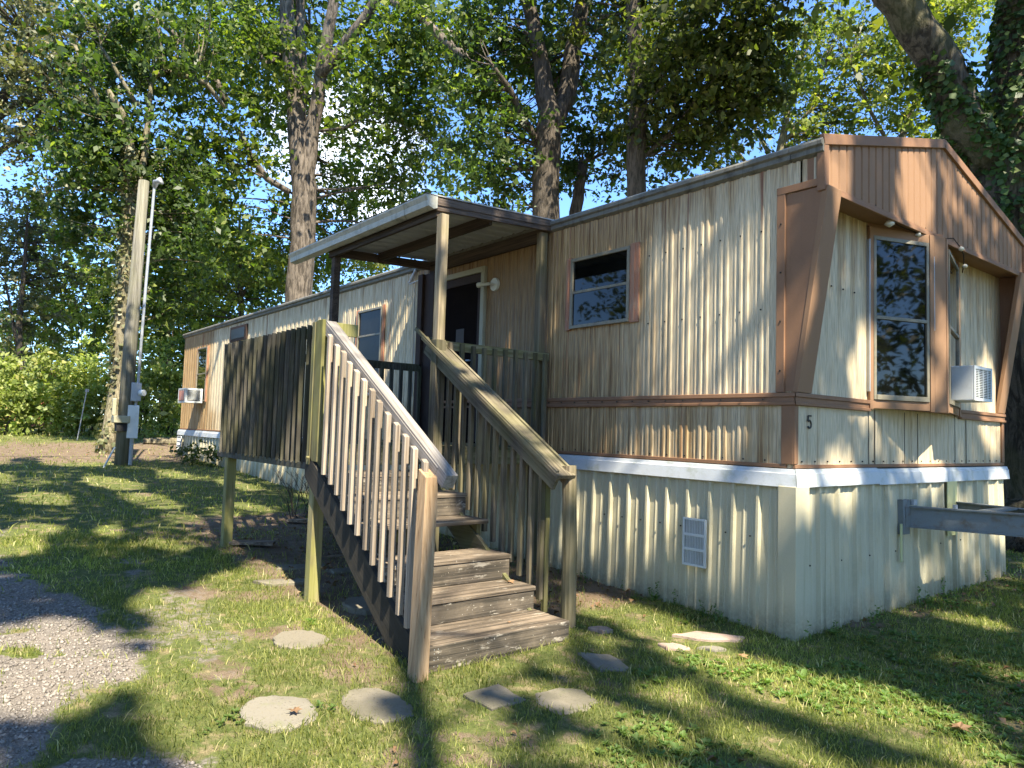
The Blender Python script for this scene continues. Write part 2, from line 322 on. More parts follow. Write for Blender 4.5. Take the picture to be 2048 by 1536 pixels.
# ---------------- ground masks
LIT=[] # filled below: (x,y,rx,ry,ang)
def masks(x,y):
    n=fbm(x*0.9+3,y*0.9+7,1); n2=fbm(x*2.3,y*2.3,5)
    edge=-4.02+0.10*np.sin(x*1.3)+(n-0.5)*1.6-0.10*np.clip(-x-1.5,0,3)
    gravel=np.clip((edge-y)/0.45,0,1)*np.clip((n2-0.24)/0.10,0,1)*np.clip((fbm(x*5+2,y*5,55)-.16)/.14,0.35,1)
    gravel=np.where(x<-6.5,gravel*np.clip((x+8.5)/2,0,1),gravel)
    spot=np.exp(-(((x+2.6)/1.5)**2+((y+3.75)/0.5)**2))
    gravel=np.maximum(gravel,np.clip((spot*1.0+n2-0.98)/0.3,0,1)*0.45)
    spot2=np.exp(-(((x+4.9)/0.8)**2+((y+3.7)/0.4)**2)); gravel=np.maximum(gravel,np.clip((spot2*.9+n2-0.98)/0.3,0,1)*0.6)
    d1=np.clip((x+7.6)/0.6,0,1)*np.clip((-1.1-x)/0.5,0,1)*np.clip((y+3.05)/0.4,0,1)
    d2=np.clip((y+0.75)/0.4,0,1)*np.clip((-0.9-x)/1.2,0,1)*np.clip((x+5)/1,0,1)
    d3=np.clip((-15.5-x+n)/1.2,0,1)*np.clip((x+23)/1,0,1)*0.85
    d4=np.exp(-(((x+1.1)/0.9)**2+((y+3.1)/0.42)**2))*0.9
    d5=np.exp(-(((x-0.25)/0.3)**2+((y+1.15)/0.25)**2))*0.7
    d6=np.clip((y-0.2)/0.6,0,1)*np.clip((0.35-np.abs(x-0.15))/0.3,0,1)*0.6
    d7=np.clip((fbm(x*2.4+50,y*2.4,91)-.50)*7,0,1)*np.exp(-(((x+1.8)/3.2)**2+((y+3.2)/1.6)**2))*.70
    d8=np.clip((fbm(x*1.5+5,y*1.5,95)-.53)*6,0,1)*.55
    dirt=np.clip(np.maximum.reduce([d1,d2,d3,d4,d5,d6,d7,d8])+ (n2-0.5)*0.9-0.12,0,1)
    return gravel,dirt
def axisgrid(lo,hi,c0,c1,step):
    a=list(np.arange(c0,c1+1e-6,step)); s=step
    v=c1
    while v<hi: s*=1.28; v+=s; a.append(min(v,hi))
    v=c0; s=step; b=[]
    while v>lo: s*=1.28; v-=s; b.append(max(v,lo))
    return np.array(b[::-1]+a)
gx=axisgrid(-300,200,-9,3.2,0.05); gy=axisgrid(-200,300,-6.5,1.2,0.05)
X,Y=np.meshgrid(gx,gy,indexing='ij'); gm,dm=masks(X,Y)
near=np.exp(-((X+2)**2+(Y+3)**2)/60)
Z=G(X,Y)+(fbm(X*1.1,Y*1.1,9)-0.5)*0.05*near+(fbm(X*6,Y*6,12)-0.5)*0.02*near
V=np.stack([X,Y,Z],-1).reshape(-1,3); nx,ny=X.shape
I=np.arange(nx*ny).reshape(nx,ny); F=np.stack([I[:-1,:-1],I[1:,:-1],I[1:,1:],I[:-1,1:]],-1).reshape(-1,4)
def ghgt(x,y):
    nr=np.exp(-((x+2)**2+(y+3)**2)/60)
    return G(x,y)+(fbm(x*1.1,y*1.1,9)-0.5)*0.05*nr+(fbm(x*6,y*6,12)-0.5)*0.02*nr
k=NM('lawn_soil')
at1=k.n('ShaderNodeAttribute'); at1.attribute_name='gravel'; at2=k.n('ShaderNodeAttribute'); at2.attribute_name='dirt'
n1=k.noise(1.7,5,0.6); n2=k.noise(24,4,0.65); n3=k.noise(130,3,0.7); n4=k.noise(7,4,0.6)
gcol=k.mix(k.ramp(n2,0.35,0.65),(0.075,0.105,0.022),(0.14,0.16,0.05)); gcol=k.mix(k.ramp(n4,0.5,0.68),gcol,(0.27,0.22,0.12)); gcol=k.mix(k.ramp(n3,0.4,0.65,0,0.6),gcol,(0.055,0.05,0.025))
dcol=k.mix(k.ramp(n4,0.35,0.65),(0.16,0.115,0.075),(0.24,0.185,0.13)); dcol=k.mix(k.ramp(n3,0.4,0.62,0,0.7),dcol,(0.08,0.06,0.04))
vo=k.n('ShaderNodeTexVoronoi'); vo.inputs['Scale'].default_value=75; k.l(k.pos,vo.inputs['Vector'])
vcol=k.sep(vo.outputs['Color'])[0]; rcol=k.mix(vcol,(0.17,0.15,0.125),(0.31,0.275,0.235)); rcol=k.mix(k.ramp(vo.outputs['Distance'],0.3,0.6,0,0.75),rcol,(0.13,0.115,0.10)); rcol=k.mix(k.ramp(n1,0.4,0.6,0,0.4),rcol,(0.26,0.22,0.18))
def edgy(a,sc_):
    q=k.math('ADD',a,k.math('MULTIPLY',k.math('SUBTRACT',k.noise(sc_,5,0.7),0.5),0.9)); return k.ramp(q,0.36,0.60)
col=k.mix(edgy(at2.outputs['Fac'],9),gcol,dcol); col=k.mix(edgy(at1.outputs['Fac'],13),col,rcol)
k.bump(k.math('ADD',k.math('MULTIPLY',n2,0.5),k.math('MULTIPLY',n3,0.4)),0.9,0.03); M['soil']=k.base(col,0.95,0,0.15)
me=npmesh('ground',V,F,M['soil'],True)
for nm,a in (('gravel',gm),('dirt',dm)):
    A=me.attributes.new(nm,'FLOAT','POINT'); A.data.foreach_set('value',a.reshape(-1).astype(np.float32))
go=bpy.data.objects.new('ground',me); COL.objects.link(go); tag(go,kind='structure')

# ---------------- grass, weeds, gravel, litter
def sample_ground(n,dmin,dmax,pw,seed):
    r=np.random.default_rng(seed)
    # polar about the camera foot, across the field of view and a margin
    a0=math.atan2(CR[1,2],CR[0,2]); th=a0+r.uniform(R(-46),R(46),n); u=r.uniform(0,1,n)
    d=(dmin**pw+(dmax**pw-dmin**pw)*u)**(1/pw)
    return CP[0]+d*np.cos(th),CP[1]+d*np.sin(th),d
def inside_house(x,y): return (x<0.02)&(x>-18.1)&(y>-0.03)&(y<4.6)
STONES=[]
def clear(x,y):
    k_=np.ones(len(x),bool)
    for (sx,sy,rx,ry) in STONES: k_&=~((((x-sx)/rx)**2+((y-sy)/ry)**2)<0.70)
    return k_
STONES+= [(-0.83,-3.77,.24,.20),(-1.86,-3.22,.21,.19),(-0.63,-3.28,.25,.19),(-2.39,-2.43,.22,.2),(-0.34,-2.66,.15,.15),(-0.07,-2.34,.17,.18),(-0.41,-1.66,.2,.2),(-0.36,-.6,.24,.24),(-.37,-.98,.1,.1),(-.2,-.76,.1,.1)]
def blades(n,dmin,dmax,pw,seed,h,wd,thr):
    x,y,d=sample_ground(n,dmin,dmax,pw,seed); r=np.random.default_rng(seed+1)
    g_,dd=masks(x,y); pt=fbm(x*3.1+11,y*3.1,21)
    dens=np.clip(1-g_*1.25-dd*0.93,0.015,1)*np.clip((pt-0.28)/0.2,0.25,1)
    ok=(r.uniform(0,1,n)<dens)&~inside_house(x,y)&clear(x,y); x,y,d=x[ok],y[ok],d[ok]; n=len(x)
    z=ghgt(x,y); a=r.uniform(0,2*np.pi,n); hh=h*(0.35+1.5*r.uniform(0,1,n)**2.4)*(0.6+0.8*fbm(x*1.4,y*1.4,30)); ln=r.uniform(0.2,1.1,n)*hh; b=r.uniform(0,2*np.pi,n)
    ww=wd*r.uniform(0.7,1.3,n)*(1+d*0.03)
    ax,ay=np.cos(a)*ww,np.sin(a)*ww; lx,ly=np.cos(b)*ln,np.sin(b)*ln
    P=np.empty((n,5,3))
    P[:,0]=np.stack([x-ax,y-ay,z-0.005],-1); P[:,1]=np.stack([x+ax,y+ay,z-0.005],-1)
    P[:,2]=np.stack([x+ax*0.8+lx*.4,y+ay*.8+ly*.4,z+hh*.6],-1); P[:,3]=np.stack([x-ax*.8+lx*.4,y-ay*.8+ly*.4,z+hh*.6],-1)
    P[:,4]=np.stack([x+lx,y+ly,z+hh*0.95],-1)
    o=np.arange(n)[:,None]*5
    Fq=np.concatenate([o+np.array([[0,1,2]]),o+np.array([[0,2,3]]),o+np.array([[3,2,4]])])
    return P.reshape(-1,3),Fq
Va,Fa=blades(330000,2.0,10,1.3,11,0.036,0.0021,0); Vb,Fb=blades(110000,8,32,1.1,13,0.055,0.005,0)
og=nobj('grass',np.concatenate([Va,Vb]),np.concatenate([Fa,Fb+len(Va)]),M['grass']); tag(og,'short patchy green lawn grass around the mobile home','grass',kind='stuff')
def quadleaves(C_,N_,size,asp=0.55,fold=0.15,seed=0,jn=1.0):
    """kite-shaped leaves; C_ centres, N_ normals (n,3)"""
    r=np.random.default_rng(seed); n=len(C_)
    Nn=N_+r.normal(0,jn,(n,3)); Nn/=np.linalg.norm(Nn,axis=1)[:,None]+1e-9
    t=r.normal(0,1,(n,3)); t-=Nn*np.sum(t*Nn,1)[:,None]; t/=np.linalg.norm(t,axis=1)[:,None]+1e-9
    s=np.cross(Nn,t); L_=(size*r.uniform(0.6,1.3,n))[:,None]
    P=np.empty((n,4,3)); P[:,0]=C_-t*L_*.5; P[:,1]=C_+s*L_*asp*.5+Nn*L_*fold; P[:,2]=C_+t*L_*.5; P[:,3]=C_-s*L_*asp*.5+Nn*L_*fold
    return P.reshape(-1,3),(np.arange(n)[:,None]*4+np.arange(4)[None])
# broad-leaved weeds
def weeds(n,seed):
    r=np.random.default_rng(seed); x,y,d=sample_ground(n*4,2.0,13,1.2,seed)
    pt=fbm(x*1.3+40,y*1.3+9,50); g_,dd=masks(x,y); near_st=np.exp(-(((x+0.9)/2.2)**2+((y+3.0)/1.3)**2))
    ok=(r.uniform(0,1,len(x))<np.clip((pt-0.42)*1.6+near_st*0.30,0.02,1)*(1-0.45*dd)*(1-0.93*g_))&~inside_house(x,y)&clear(x,y)
    x,y=x[ok][:n],y[ok][:n]; C_=[];T=[]
    for i in range(len(x)):
        kk=r.integers(5,11); a=r.uniform(0,6.28)+np.arange(kk)*6.28/kk*1.3; L_=0.008+0.028*r.uniform()**1.6*(1.8 if r.uniform()<.06 else 1)
        el=r.uniform(0.15,0.8,kk); z=ghgt(x[i],y[i])
        for j in range(kk): T.append((x[i],y[i],z+0.012,a[j],el[j],L_*r.uniform(.7,1.2)))
    T=np.array(T); dr=np.stack([np.cos(T[:,3])*np.cos(T[:,4]),np.sin(T[:,3])*np.cos(T[:,4]),np.sin(T[:,4])],-1); sd_=np.stack([-np.sin(T[:,3]),np.cos(T[:,3]),0*T[:,3]],-1)
    o=T[:,:3]; L_=T[:,5:6]; n=len(T); P=np.empty((n,6,3)); up=np.array([0,0,1.0])
    P[:,0]=o; P[:,1]=o+dr*L_*.55+sd_*L_*.28+up*L_*.1; P[:,2]=o+dr*L_*1.0+sd_*L_*.26; P[:,3]=o+dr*L_*1.3-up*L_*.15; P[:,4]=o+dr*L_*1.0-sd_*L_*.26; P[:,5]=o+dr*L_*.55-sd_*L_*.28+up*L_*.1
    q=np.arange(n)[:,None]*6; return P.reshape(-1,3),np.concatenate([q+np.array([[0,1,2,3]]),q+np.array([[0,3,4,5]])])
Vw,Fw=weeds(10000,61); ow=nobj('weeds',Vw,Fw,M['weed']); tag(ow,'low broad-leaved weeds and clover growing through the lawn','weeds',kind='stuff')
# gravel pebbles
def pebbles(n,seed):
    r=np.random.default_rng(seed); x,y,d=sample_ground(n*7,2.0,11,1.0,seed); g_,dd=masks(x,y)
    ok=(r.uniform(0,1,len(x))<np.clip(g_*1.3+dd*0.10,0,1))&~inside_house(x,y)&clear(x,y); x,y=x[ok][:n],y[ok][:n]; n=len(x)
    s=0.0035+0.014*r.uniform(0,1,n)**5; oc=np.array([(1,0,0),(-1,0,0),(0,1,0),(0,-1,0),(0,0,.7),(0,0,-.7)],float)
    P=np.stack([x,y,ghgt(x,y)+s*.25],-1)[:,None]+oc[None]*s[:,None,None]*r.uniform(.55,1.4,(n,6,1)); 
    fc=np.array([(0,2,4),(2,1,4),(1,3,4),(3,0,4),(2,0,5),(1,2,5),(3,1,5),(0,3,5)]); return P.reshape(-1,3),(np.arange(n)[:,None,None]*6+fc[None]).reshape(-1,3)
Vp,Fp=pebbles(60000,71); op=nobj('gravel',Vp,Fp,M['gravel']); tag(op,'loose grey gravel of the drive thinning out into the lawn','gravel',kind='stuff')
def litter(n,seed):
    r=np.random.default_rng(seed); x,y,d=sample_ground(n*4,2.2,24,1.1,seed); g_,dd=masks(x,y)
    ok=(r.uniform(0,1,len(x))<0.10+dd*0.8)&~inside_house(x,y); x,y=x[ok][:n],y[ok][:n]; n=len(x)
    C_=np.stack([x,y,ghgt(x,y)+0.012+r.uniform(0,.015,n)],-1); N_=np.tile([0,0,1.0],(n,1)); return quadleaves(C_,N_,0.014+0.055*r.uniform(0,1,n)**2.2,0.6,0.3,seed,0.4)
Vl,Fl=litter(11000,81); ol=nobj('leaf_litter',Vl,Fl,M['litter']); tag(ol,'dry brown fallen leaves scattered on the lawn and under the deck','leaf litter',kind='stuff')

def islands(o):
    me=o.data; n=len(me.vertices); par=list(range(n))
    def fd(a):
        while par[a]!=a: par[a]=par[par[a]]; a=par[a]
        return a
    for p in me.polygons:
        v=list(p.vertices); r0=fd(v[0])
        for q in v[1:]: par[fd(q)]=r0
    gr={}
    for p in me.polygons: gr.setdefault(fd(p.vertices[0]),[]).append(list(p.vertices))
    if len(gr)<2: return
    co=[tuple(v.co) for v in me.vertices]; mats=[m_ for m_ in me.materials]; first=True
    for k_,fs in gr.items():
        ids=sorted({i for f in fs for i in f}); mp_={a:b for b,a in enumerate(ids)}
        m2=bpy.data.meshes.new(o.name.split('.')[0]); m2.from_pydata([co[i] for i in ids],[],[[mp_[i] for i in f] for f in fs]); m2.update()
        for q in mats: m2.materials.append(q)
        if first: o.data=m2; first=False
        else:
            c_=o.copy(); c_.data=m2; COL.objects.link(c_)
# ---------------- mobile home
home=thing('mobile_home','long cream and brown metal sided mobile home with a gabled front and bay window','mobile home',(-9,2.25,float(G(-9,2.25))))
XL=-18.0; WY=4.5; ZB=1.32; ZT=3.86
def corr(h0,h1,z0f,z1f,prof,pt,mb,side=1):
    """vertical sheet: breakpoints of profile prof [(h,depth)...]; pt(h,depth,z)->world"""
    n=len(prof); vs=[pt(h,d,z0f(h)) for h,d in prof]+[pt(h,d,z1f(h)) for h,d in prof]
    mb.add(vs,[(i,i+1,n+i+1,n+i) for i in range(n-1)])
def profile(h0,h1,unit,pitch):
    out_=[]; h=h0
    while h<h1-1e-6:
        for a,d in unit:
            q=h+a*pitch
            if q<h1 and (not out_ or q>out_[-1][0]+1e-5): out_.append((q,d))
        h+=pitch
    out_.append((h1,0)); return out_
SID=[(0,0.002),(.06,.012),(.16,.012),(.22,.004),(.30,.004),(.36,.012),(.46,.012),(.52,.002),(.76,.002),(.80,.006),(.86,.006),(.90,.002)]
SK=[(0,.0),(.05,.030),(.15,.030),(.20,.0),(.45,.002),(.48,.006),(.52,.006),(.55,.002),(.72,.002),(.75,.006),(.79,.006),(.82,.002)]
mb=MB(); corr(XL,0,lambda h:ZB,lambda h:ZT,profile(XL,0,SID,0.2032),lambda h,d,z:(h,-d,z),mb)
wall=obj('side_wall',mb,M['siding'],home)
# body core (backing behind the sheets), other walls
mb=MB(); mb.box(XL+.01,-0.02,0.01,WY-.01,1.2,ZT); obj('core',mb,M['dark'],home)
mb=MB(); mb.box(XL-.01,0,WY-.005,WY+.02,ZB,ZT); mb.box(XL-.02,XL+.005,0.0,WY,ZB,ZT); obj('back_wall',mb,M['siding_front'],home)
mb=MB(); FS=[(0,0.001),(.1,.007),(.3,.007),(.4,.001),(.55,.001),(.6,.004),(.75,.004),(.8,.001)]
corr(0.0,WY,lambda h:ZB,lambda h:3.56,profile(0,WY,FS,0.19),lambda h,d,z:(d,h,z),mb); obj('front_wall',mb,M['siding_front'],home)
# seams on front wall
mb=MB()
for yy,z0,z1 in ((1.215,1.33,1.84),(1.33,1.33,1.84),(1.93,1.33,1.84),(2.22,1.33,1.84),(3.12,1.33,1.9),(3.42,1.33,1.9)): mb.box(0.0075,0.0095,yy,yy+.009,z0,z1)
obj('panel_seam',mb,M['dark'],home)
# skirting
prof=profile(-18.02,0.0,SK,0.236)
rs=random.Random(3); prof=[(h,d+0.0) for h,d in prof]
mb=MB(); zt=1.19; pts=[]; n=len(prof)
lean=[0.02*math.sin(h*1.1)+0.03 for h,_ in prof]
mb.add([(h,-d-0.025-lean[i],float(G(h,0))-.06) for i,(h,d) in enumerate(prof)]+[(h,-d-0.01,zt) for h,d in prof],[(i,i+1,n+i+1,n+i) for i in range(n-1)])
obj('side_skirting',mb,M['skirt'],home)
prof=profile(0.0,WY,SK,0.30); n=len(prof)
mb=MB(); mb.add([(d+0.03,h,float(G(0,h))-.06) for h,d in prof]+[(d+0.012,h,zt) for h,d in prof],[(i,i+1,n+i+1,n+i) for i in range(n-1)])
for yy in (0.42,1.47,2.16,3.12): mb.box(0.036,0.04,yy,yy+.006,0,zt)
obj('front_skirting',mb,M['skirt'],home)
mb=MB(); mb.prism([(-0.10,-0.062),(0.058,-0.066),(0.064,0.12),(0.04,0.12),(0.04,-0.045),(-0.10,-0.045)],2,-0.08,1.18); obj('skirting_corner',mb,M['skirt'],home,0.004)
mb=MB(); mb.box(XL-.02,XL,0,WY,0.3,zt); mb.box(XL,0,WY,WY+.03,0,zt); obj('rear_skirting',mb,M['skirt'],home)
# white band: sloped profile
bp=[(0.0,1.318),(-0.032,1.314),(-0.038,1.285),(-0.047,1.28),(-0.058,1.175),(-0.052,1.17),(-0.03,1.185)]
def sweep(profile_,segs,name,mat,capit=True):
    mb=MB()
    for (f) in segs:
        n=len(profile_); mb.add([f(0,p) for p in profile_]+[f(1,p) for p in profile_],[(i,i+1,n+i+1,n+i) for i in range(n-1)]+[tuple(range(n)),tuple(range(2*n-1,n-1,-1))])
    return obj(name,mb,mat,home)
segs=[]
xs=[XL-.08,-15.6,-12.3,-9.1,-6.0,-2.95]+[0]
for a,b in zip(xs[:-1],xs[1:]):
    j=random.uniform(-.006,.006)
    segs.append(lambda t,p,a=a,b=b,j=j:((a+.006) if t==0 else (b-.004+(abs(p[0])*1.0 if b==0 else 0)),p[0]+j*.5,p[1]+j))
sweep(bp,segs,'white_band',M['white'])
mb=MB(); n=len(bp)
segs=[lambda t,p:(-p[0]+.003,(p[0]-.002) if t==0 else 1.32,p[1]+(0.004 if t else 0)),lambda t,p:(-p[0],1.325 if t==0 else WY+.07,p[1]-.006)]
sweep(bp,segs,'front_white_band',M['white'])
mb=MB(); mb.box(-17.98,-0.06,-.022,-.002,1.322,1.352); mb.box(.0,.024,-.02,WY,1.322,1.35); obj('base_trim',mb,M['brown'],home,.003)
# rail belt
rp=[(0.0,1.925),(-0.028,1.92),(-0.03,1.89),(-0.018,1.885),(-0.018,1.85),(-0.03,1.845),(-0.03,1.825),(0,1.82)]
sweep(rp,[lambda t,p:(-5.3 if t==0 else 0.0-p[0],p[0]-.012,p[1])],'belt_rail',M['brown'])
sweep(rp,[lambda t,p:(-p[0]+.01,p[0]-.012 if t==0 else 1.2,p[1]),lambda t,p:(-p[0]+.01,3.22 if t==0 else WY+.03,p[1])],'front_belt_rail',M['brown'])
# vertical corner trims
mb=MB(); mb.box(-0.10,0.006,-.026,-.003,1.353,1.822); mb.box(-.004,.020,-.024,.03,1.354,1.821); obj('corner_trim',mb,M['brown'],home,.004)
mb=MB(); mb.box(-0.15,-0.075,-.030,-.003,1.926,3.60); mb.box(-0.15,0.235,-.032,-.003,3.545,3.605); obj('wing_trim',mb,M['brown'],home,.004)
mb=MB(); mb.box(-.004,.022,WY-.05,WY+.022,1.354,1.821); obj('corner_trim',mb,M['brown'],home,.004)
# wings (side fins) with sloping front flange
def wing(y0,y1,yf0,yf1):
    mb=MB(); mb.prism([(-0.08,1.93),(0.0,1.93),(0.25,3.54),(-0.08,3.54)],1,y0,y1); obj('wing_panel',mb,M['brown'],home)
    mb=MB(); mb.prism([(-0.005,1.925),(0.035,1.925),(0.285,3.54),(0.235,3.54)],1,yf0,yf1); obj('wing_flange',mb,M['brown_panel'],home,.004)
wing(-.014,.006,-.018,.20); wing(WY-.006,WY+.014,WY-.20,WY+.018)
# side wall extension above the wing, front overhang box
mb=MB(); prof=profile(0,0.225,SID,0.2032); corr(0,.225,lambda h:3.60,lambda h:ZT,prof,lambda h,d,z:(h,-d,z),mb); obj('side_wall_return',mb,M['siding'],home)
def rz(y): # roof underside line
    return 3.87+(4.45-3.87)*(1-abs(y-2.25)/2.25)
GP=[(0,0.0),(.10,.016),(.84,.016),(.92,0.0)]
prof=profile(-.01,WY+.01,GP,0.125); mb=MB(); n=len(prof)
mb.add([(.225+d,h,3.52) for h,d in prof]+[(.225+d,h,rz(h)) for h,d in prof],[(i,i+1,n+i+1,n+i) for i in range(n-1)]); obj('gable_panel',mb,M['brown_panel'],home)
mb=MB(); mb.prism([(-.004,3.56),(WY+.004,3.56),(WY+.004,3.86),(2.25,4.44),(-.004,3.86)],0,0.02,.222); obj('gable_core',mb,M['brown'],home)
mb=MB(); mb.box(-0.0,.25,0.0,WY,3.535,3.56); obj('soffit',mb,M['brown'],home)
mb=MB()
mb.box(.236,.262,-.03,WY+.03,3.50,3.535); mb.box(.20,.264,-.034,.035,3.50,3.87); mb.box(.20,.264,WY-.035,WY+.034,3.50,3.87)
for sgn in (-1,1):
    y0=2.25+sgn*2.29; mb.beam((.25,y0,3.90),(.25,2.25-sgn*0.004,4.49),.035,.085)
obj('gable_trim',mb,M['brown'],home,.004)
# blistered white paint lines on gable
mb=MB()
for yy in (1.635,1.885,2.885,3.01): mb.box(.2362,.2374,yy,yy+.012,3.56,rz(yy)-.06)
obj('bare_seam',mb,M['galv'],home)
# roof
mb=MB(); e=.06
mb.prism([(-e,ZT+.05),(2.25,4.50),(WY+e,ZT+.05),(WY+e,ZT+.015),(2.25,4.455),(-e,ZT+.015)],0,XL-.04,.255); obj('roof',mb,M['roofmetal'],home)
mb=MB(); 
xs=[XL-.04,-14.6,-11,-7.4,-3.9,-.02]
for a,b in zip(xs[:-1],xs[1:]):
    mb.prism([(-.004,ZT-.07),(-.05,ZT-.05),(-.05,ZT-.012),(-.075,ZT),(-.075,ZT+.03),(-.055,ZT+.05),(-.004,ZT+.012)],0,a+.002,b-.002)
mb.prism([(-.004,ZT-.07),(-.05,ZT-.05),(-.05,ZT-.012),(-.075,ZT),(-.075,ZT+.03),(-.055,ZT+.05),(-.004,ZT+.012)],0,-.018,.26)
obj('eave_rail',mb,M['eave'],home,.003)
mb=MB()
for i in range(26):
    x0=random.uniform(-12,0); y0=random.uniform(0.0,.3); zz=ZT+.052+(y0+e)*.25; a=random.uniform(.05,.2)
    mb.add([(x0,y0,zz),(x0+a,y0-.03,zz+.0),(x0+a*1.1,y0+.05,zz+.035),(x0+.02,y0+.06,zz+.03)],[(0,1,2,3)])
obj('roof_flake',mb,M['roofmetal'],home)
mb=MB(); mb.tube([(-4.6,1.3,4.1),(-4.6,1.3,4.42)],.09,12); mb.tube([(-4.6,1.3,4.42),(-4.6,1.3,4.46),(-4.6,1.3,4.52)],[.16,.17,.05],12); obj('roof_vent',mb,M['brown'],home)
# screws
mb=MB()
def screw(x,y,z,ax):
    r=.006
    if ax=='y': mb.box(x-r,x+r,y-.004,y+.004,z-r,z+r)
    else: mb.box(x-.004,x+.004,y-r,y+r,z-r,z+r)
for i in range(16):
    screw(-.25-.2032*i,-.013,1.375,'y'); screw(-.25-.2032*i,-.047,1.87,'y')
    if i<7:
        screw(-.30-.2032*i,-.013,2.62,'y'); screw(-.30-.2032*i,-.013,3.28,'y')
for i in range(22): screw(.009,.1+.2*i,1.375,'x'); screw(.235,.06+.2*i,3.575,'x')
for zz in (2.1,2.5,2.9,3.3): screw(-.11,-.031,zz,'y')
for yy in (.35,.55,.75,.95): screw(.012,yy,2.86,'x')
for i in range(8): screw(.026,.2+.5*i,.55,'x'); screw(-.36-.236*i,-.045,.75,'y')
obj('screw',mb,M['dark'],home)
# windows on the long wall
def side_window(x0,x1,z0,z1,sash,sh_l,sh_r,shz=None,mat='rusty',gl='glass'):
    f=MB(); t=.035; d0,d1=-.045,-.012
    f.box(x0,x1,d0,d1,z1-t,z1); f.box(x0,x1,d0-.006,d1,z0,z0+t); f.box(x0,x0+t,d0,d1,z0+t,z1-t); f.box(x1-t,x1,d0,d1,z0+t,z1-t)
    f.box(x0+t,x1-t,-.038,-.014,sash-.014,sash+.014)
    w_=obj('window_frame',f,M['alum'],home,.003)
    g_=MB(); g_.box(x0+t-.003,x1-t+.003,-.028,-.018,z0+t-.003,sash-.012); obj('pane',g_,M[gl],w_)
    g_=MB(); g_.box(x0+t-.003,x1-t+.003,-.024,-.015,sash+.012,z1-t+.003); obj('pane',g_,M[gl],w_)
    if shz: z0,z1=shz
    for a,b in ((x0-sh_l,x0-.002),(x1+.002,x1+sh_r)):
        s=MB(); s.box(a,b,-.035,-.012,z0-.01,z1+.02); s.box(a+(b-a)*.4,a+(b-a)*.6,-.043,-.034,z0+.0,z1+.01); obj('shutter',s,M[mat],home,.003)
side_window(-2.60,-1.75,2.66,3.42,3.05,.075,.115)
side_window(-7.62,-6.82,2.0,3.40,2.98,.07,.08,gl='screen')
side_window(-16.62,-15.80,2.05,3.42,2.75,.05,.07)
f=MB(); f.box(-14.05,-12.95,-.05,-.012,3.38,3.72); w_=obj('vent_window',f,M['darktrim'],home,.004); f=MB(); f.box(-13.95,-13.05,-.058,-.048,3.44,3.66); obj('pane',f,M['screen'],w_)
# door
f=MB(); t=.07; f.box(-5.22,-4.16,-.06,-.012,3.53,3.60); f.box(-5.22,-5.15,-.06,-.012,1.38,3.53); f.box(-4.23,-4.16,-.06,-.012,1.38,3.53); obj('door_frame',f,M['creamtrim'],home,.003)
f=MB(); f.box(-5.15,-4.23,-.030,-.013,1.38,3.53); dr=obj('door',f,M['door'],home)
f=MB(); f.box(-5.13,-4.25,-.045,-.030,3.42,3.52); f.box(-5.13,-5.08,-.045,-.03,1.4,3.42); f.box(-4.30,-4.25,-.045,-.03,1.4,3.42); f.box(-5.08,-4.30,-.044,-.03,2.3,2.36); obj('storm_frame',f,M['darktrim'],dr)
f=MB(); f.box(-4.78,-4.60,-.034,-.0305,2.62,2.85); obj('notice',f,M['paper'],dr)
f=MB(); f.tube([(-4.37,-.045,2.42),(-4.37,-.09,2.42),(-4.45,-.09,2.42)],.012,8); obj('door_handle',f,M['galv'],dr)
# number
def five(mb,o,s):
    # strokes in y (right) and z (up) on the front wall
    P=lambda u,v:(.0125,o[0]+u*s*.5,o[1]+v*s)
    st=[[(1,1),(0.08,1)],[(0.08,1),(0.04,.56)],[(.04,.56),(.45,.64),(.85,.52),(1.0,.32),(.88,.1),(.5,0),(.1,.06),(0,.17)]]
    for q in st:
        for a,b in zip(q[:-1],q[1:]): mb.beam(P(*a),P(*b),.004,s*.15,(0,-(b[1]-a[1]),(b[0]-a[0])*.5) if False else (1,0,0)) if False else mb.beam(P(*a),P(*b),s*.13,.006,(1,0,0))
mb=MB(); five(mb,(.185,1.645),.10); obj('house_number',mb,M['ink'],home)
# skirt vents
def skvent(x0,x1,z0,z1,parent=home,yy=-.075):
    f=MB(); t=.018
    f.box(x0,x1,yy,yy+.02,z0,z0+t); f.box(x0,x1,yy,yy+.02,z1-t,z1); f.box(x0,x0+t,yy,yy+.02,z0+t,z1-t); f.box(x1-t,x1,yy,yy+.02,z0+t,z1-t)
    h=(z1-z0-2*t)
    for i in (1,2): zz=z0+t+h*i/3; f.box(x0+t,x1-t,yy+.001,yy+.02,zz-.011,zz+.011)
    nb=12
    for i in range(1,nb): xx=x0+t+(x1-x0-2*t)*i/nb; f.box(xx-.003,xx+.003,yy+.004,yy+.016,z0+t,z1-t)
    v_=obj('skirting_vent',f,M['acwhite'],parent); f=MB(); f.box(x0+.005,x1-.005,yy+.017,yy+.0225,z0+.005,z1-.005); obj('vent_opening',f,M['dark'],v_)
skvent(-.985,-.745,.43,.84,home,-.122); skvent(-17.85,-17.45,.78,1.14,home,-.11)
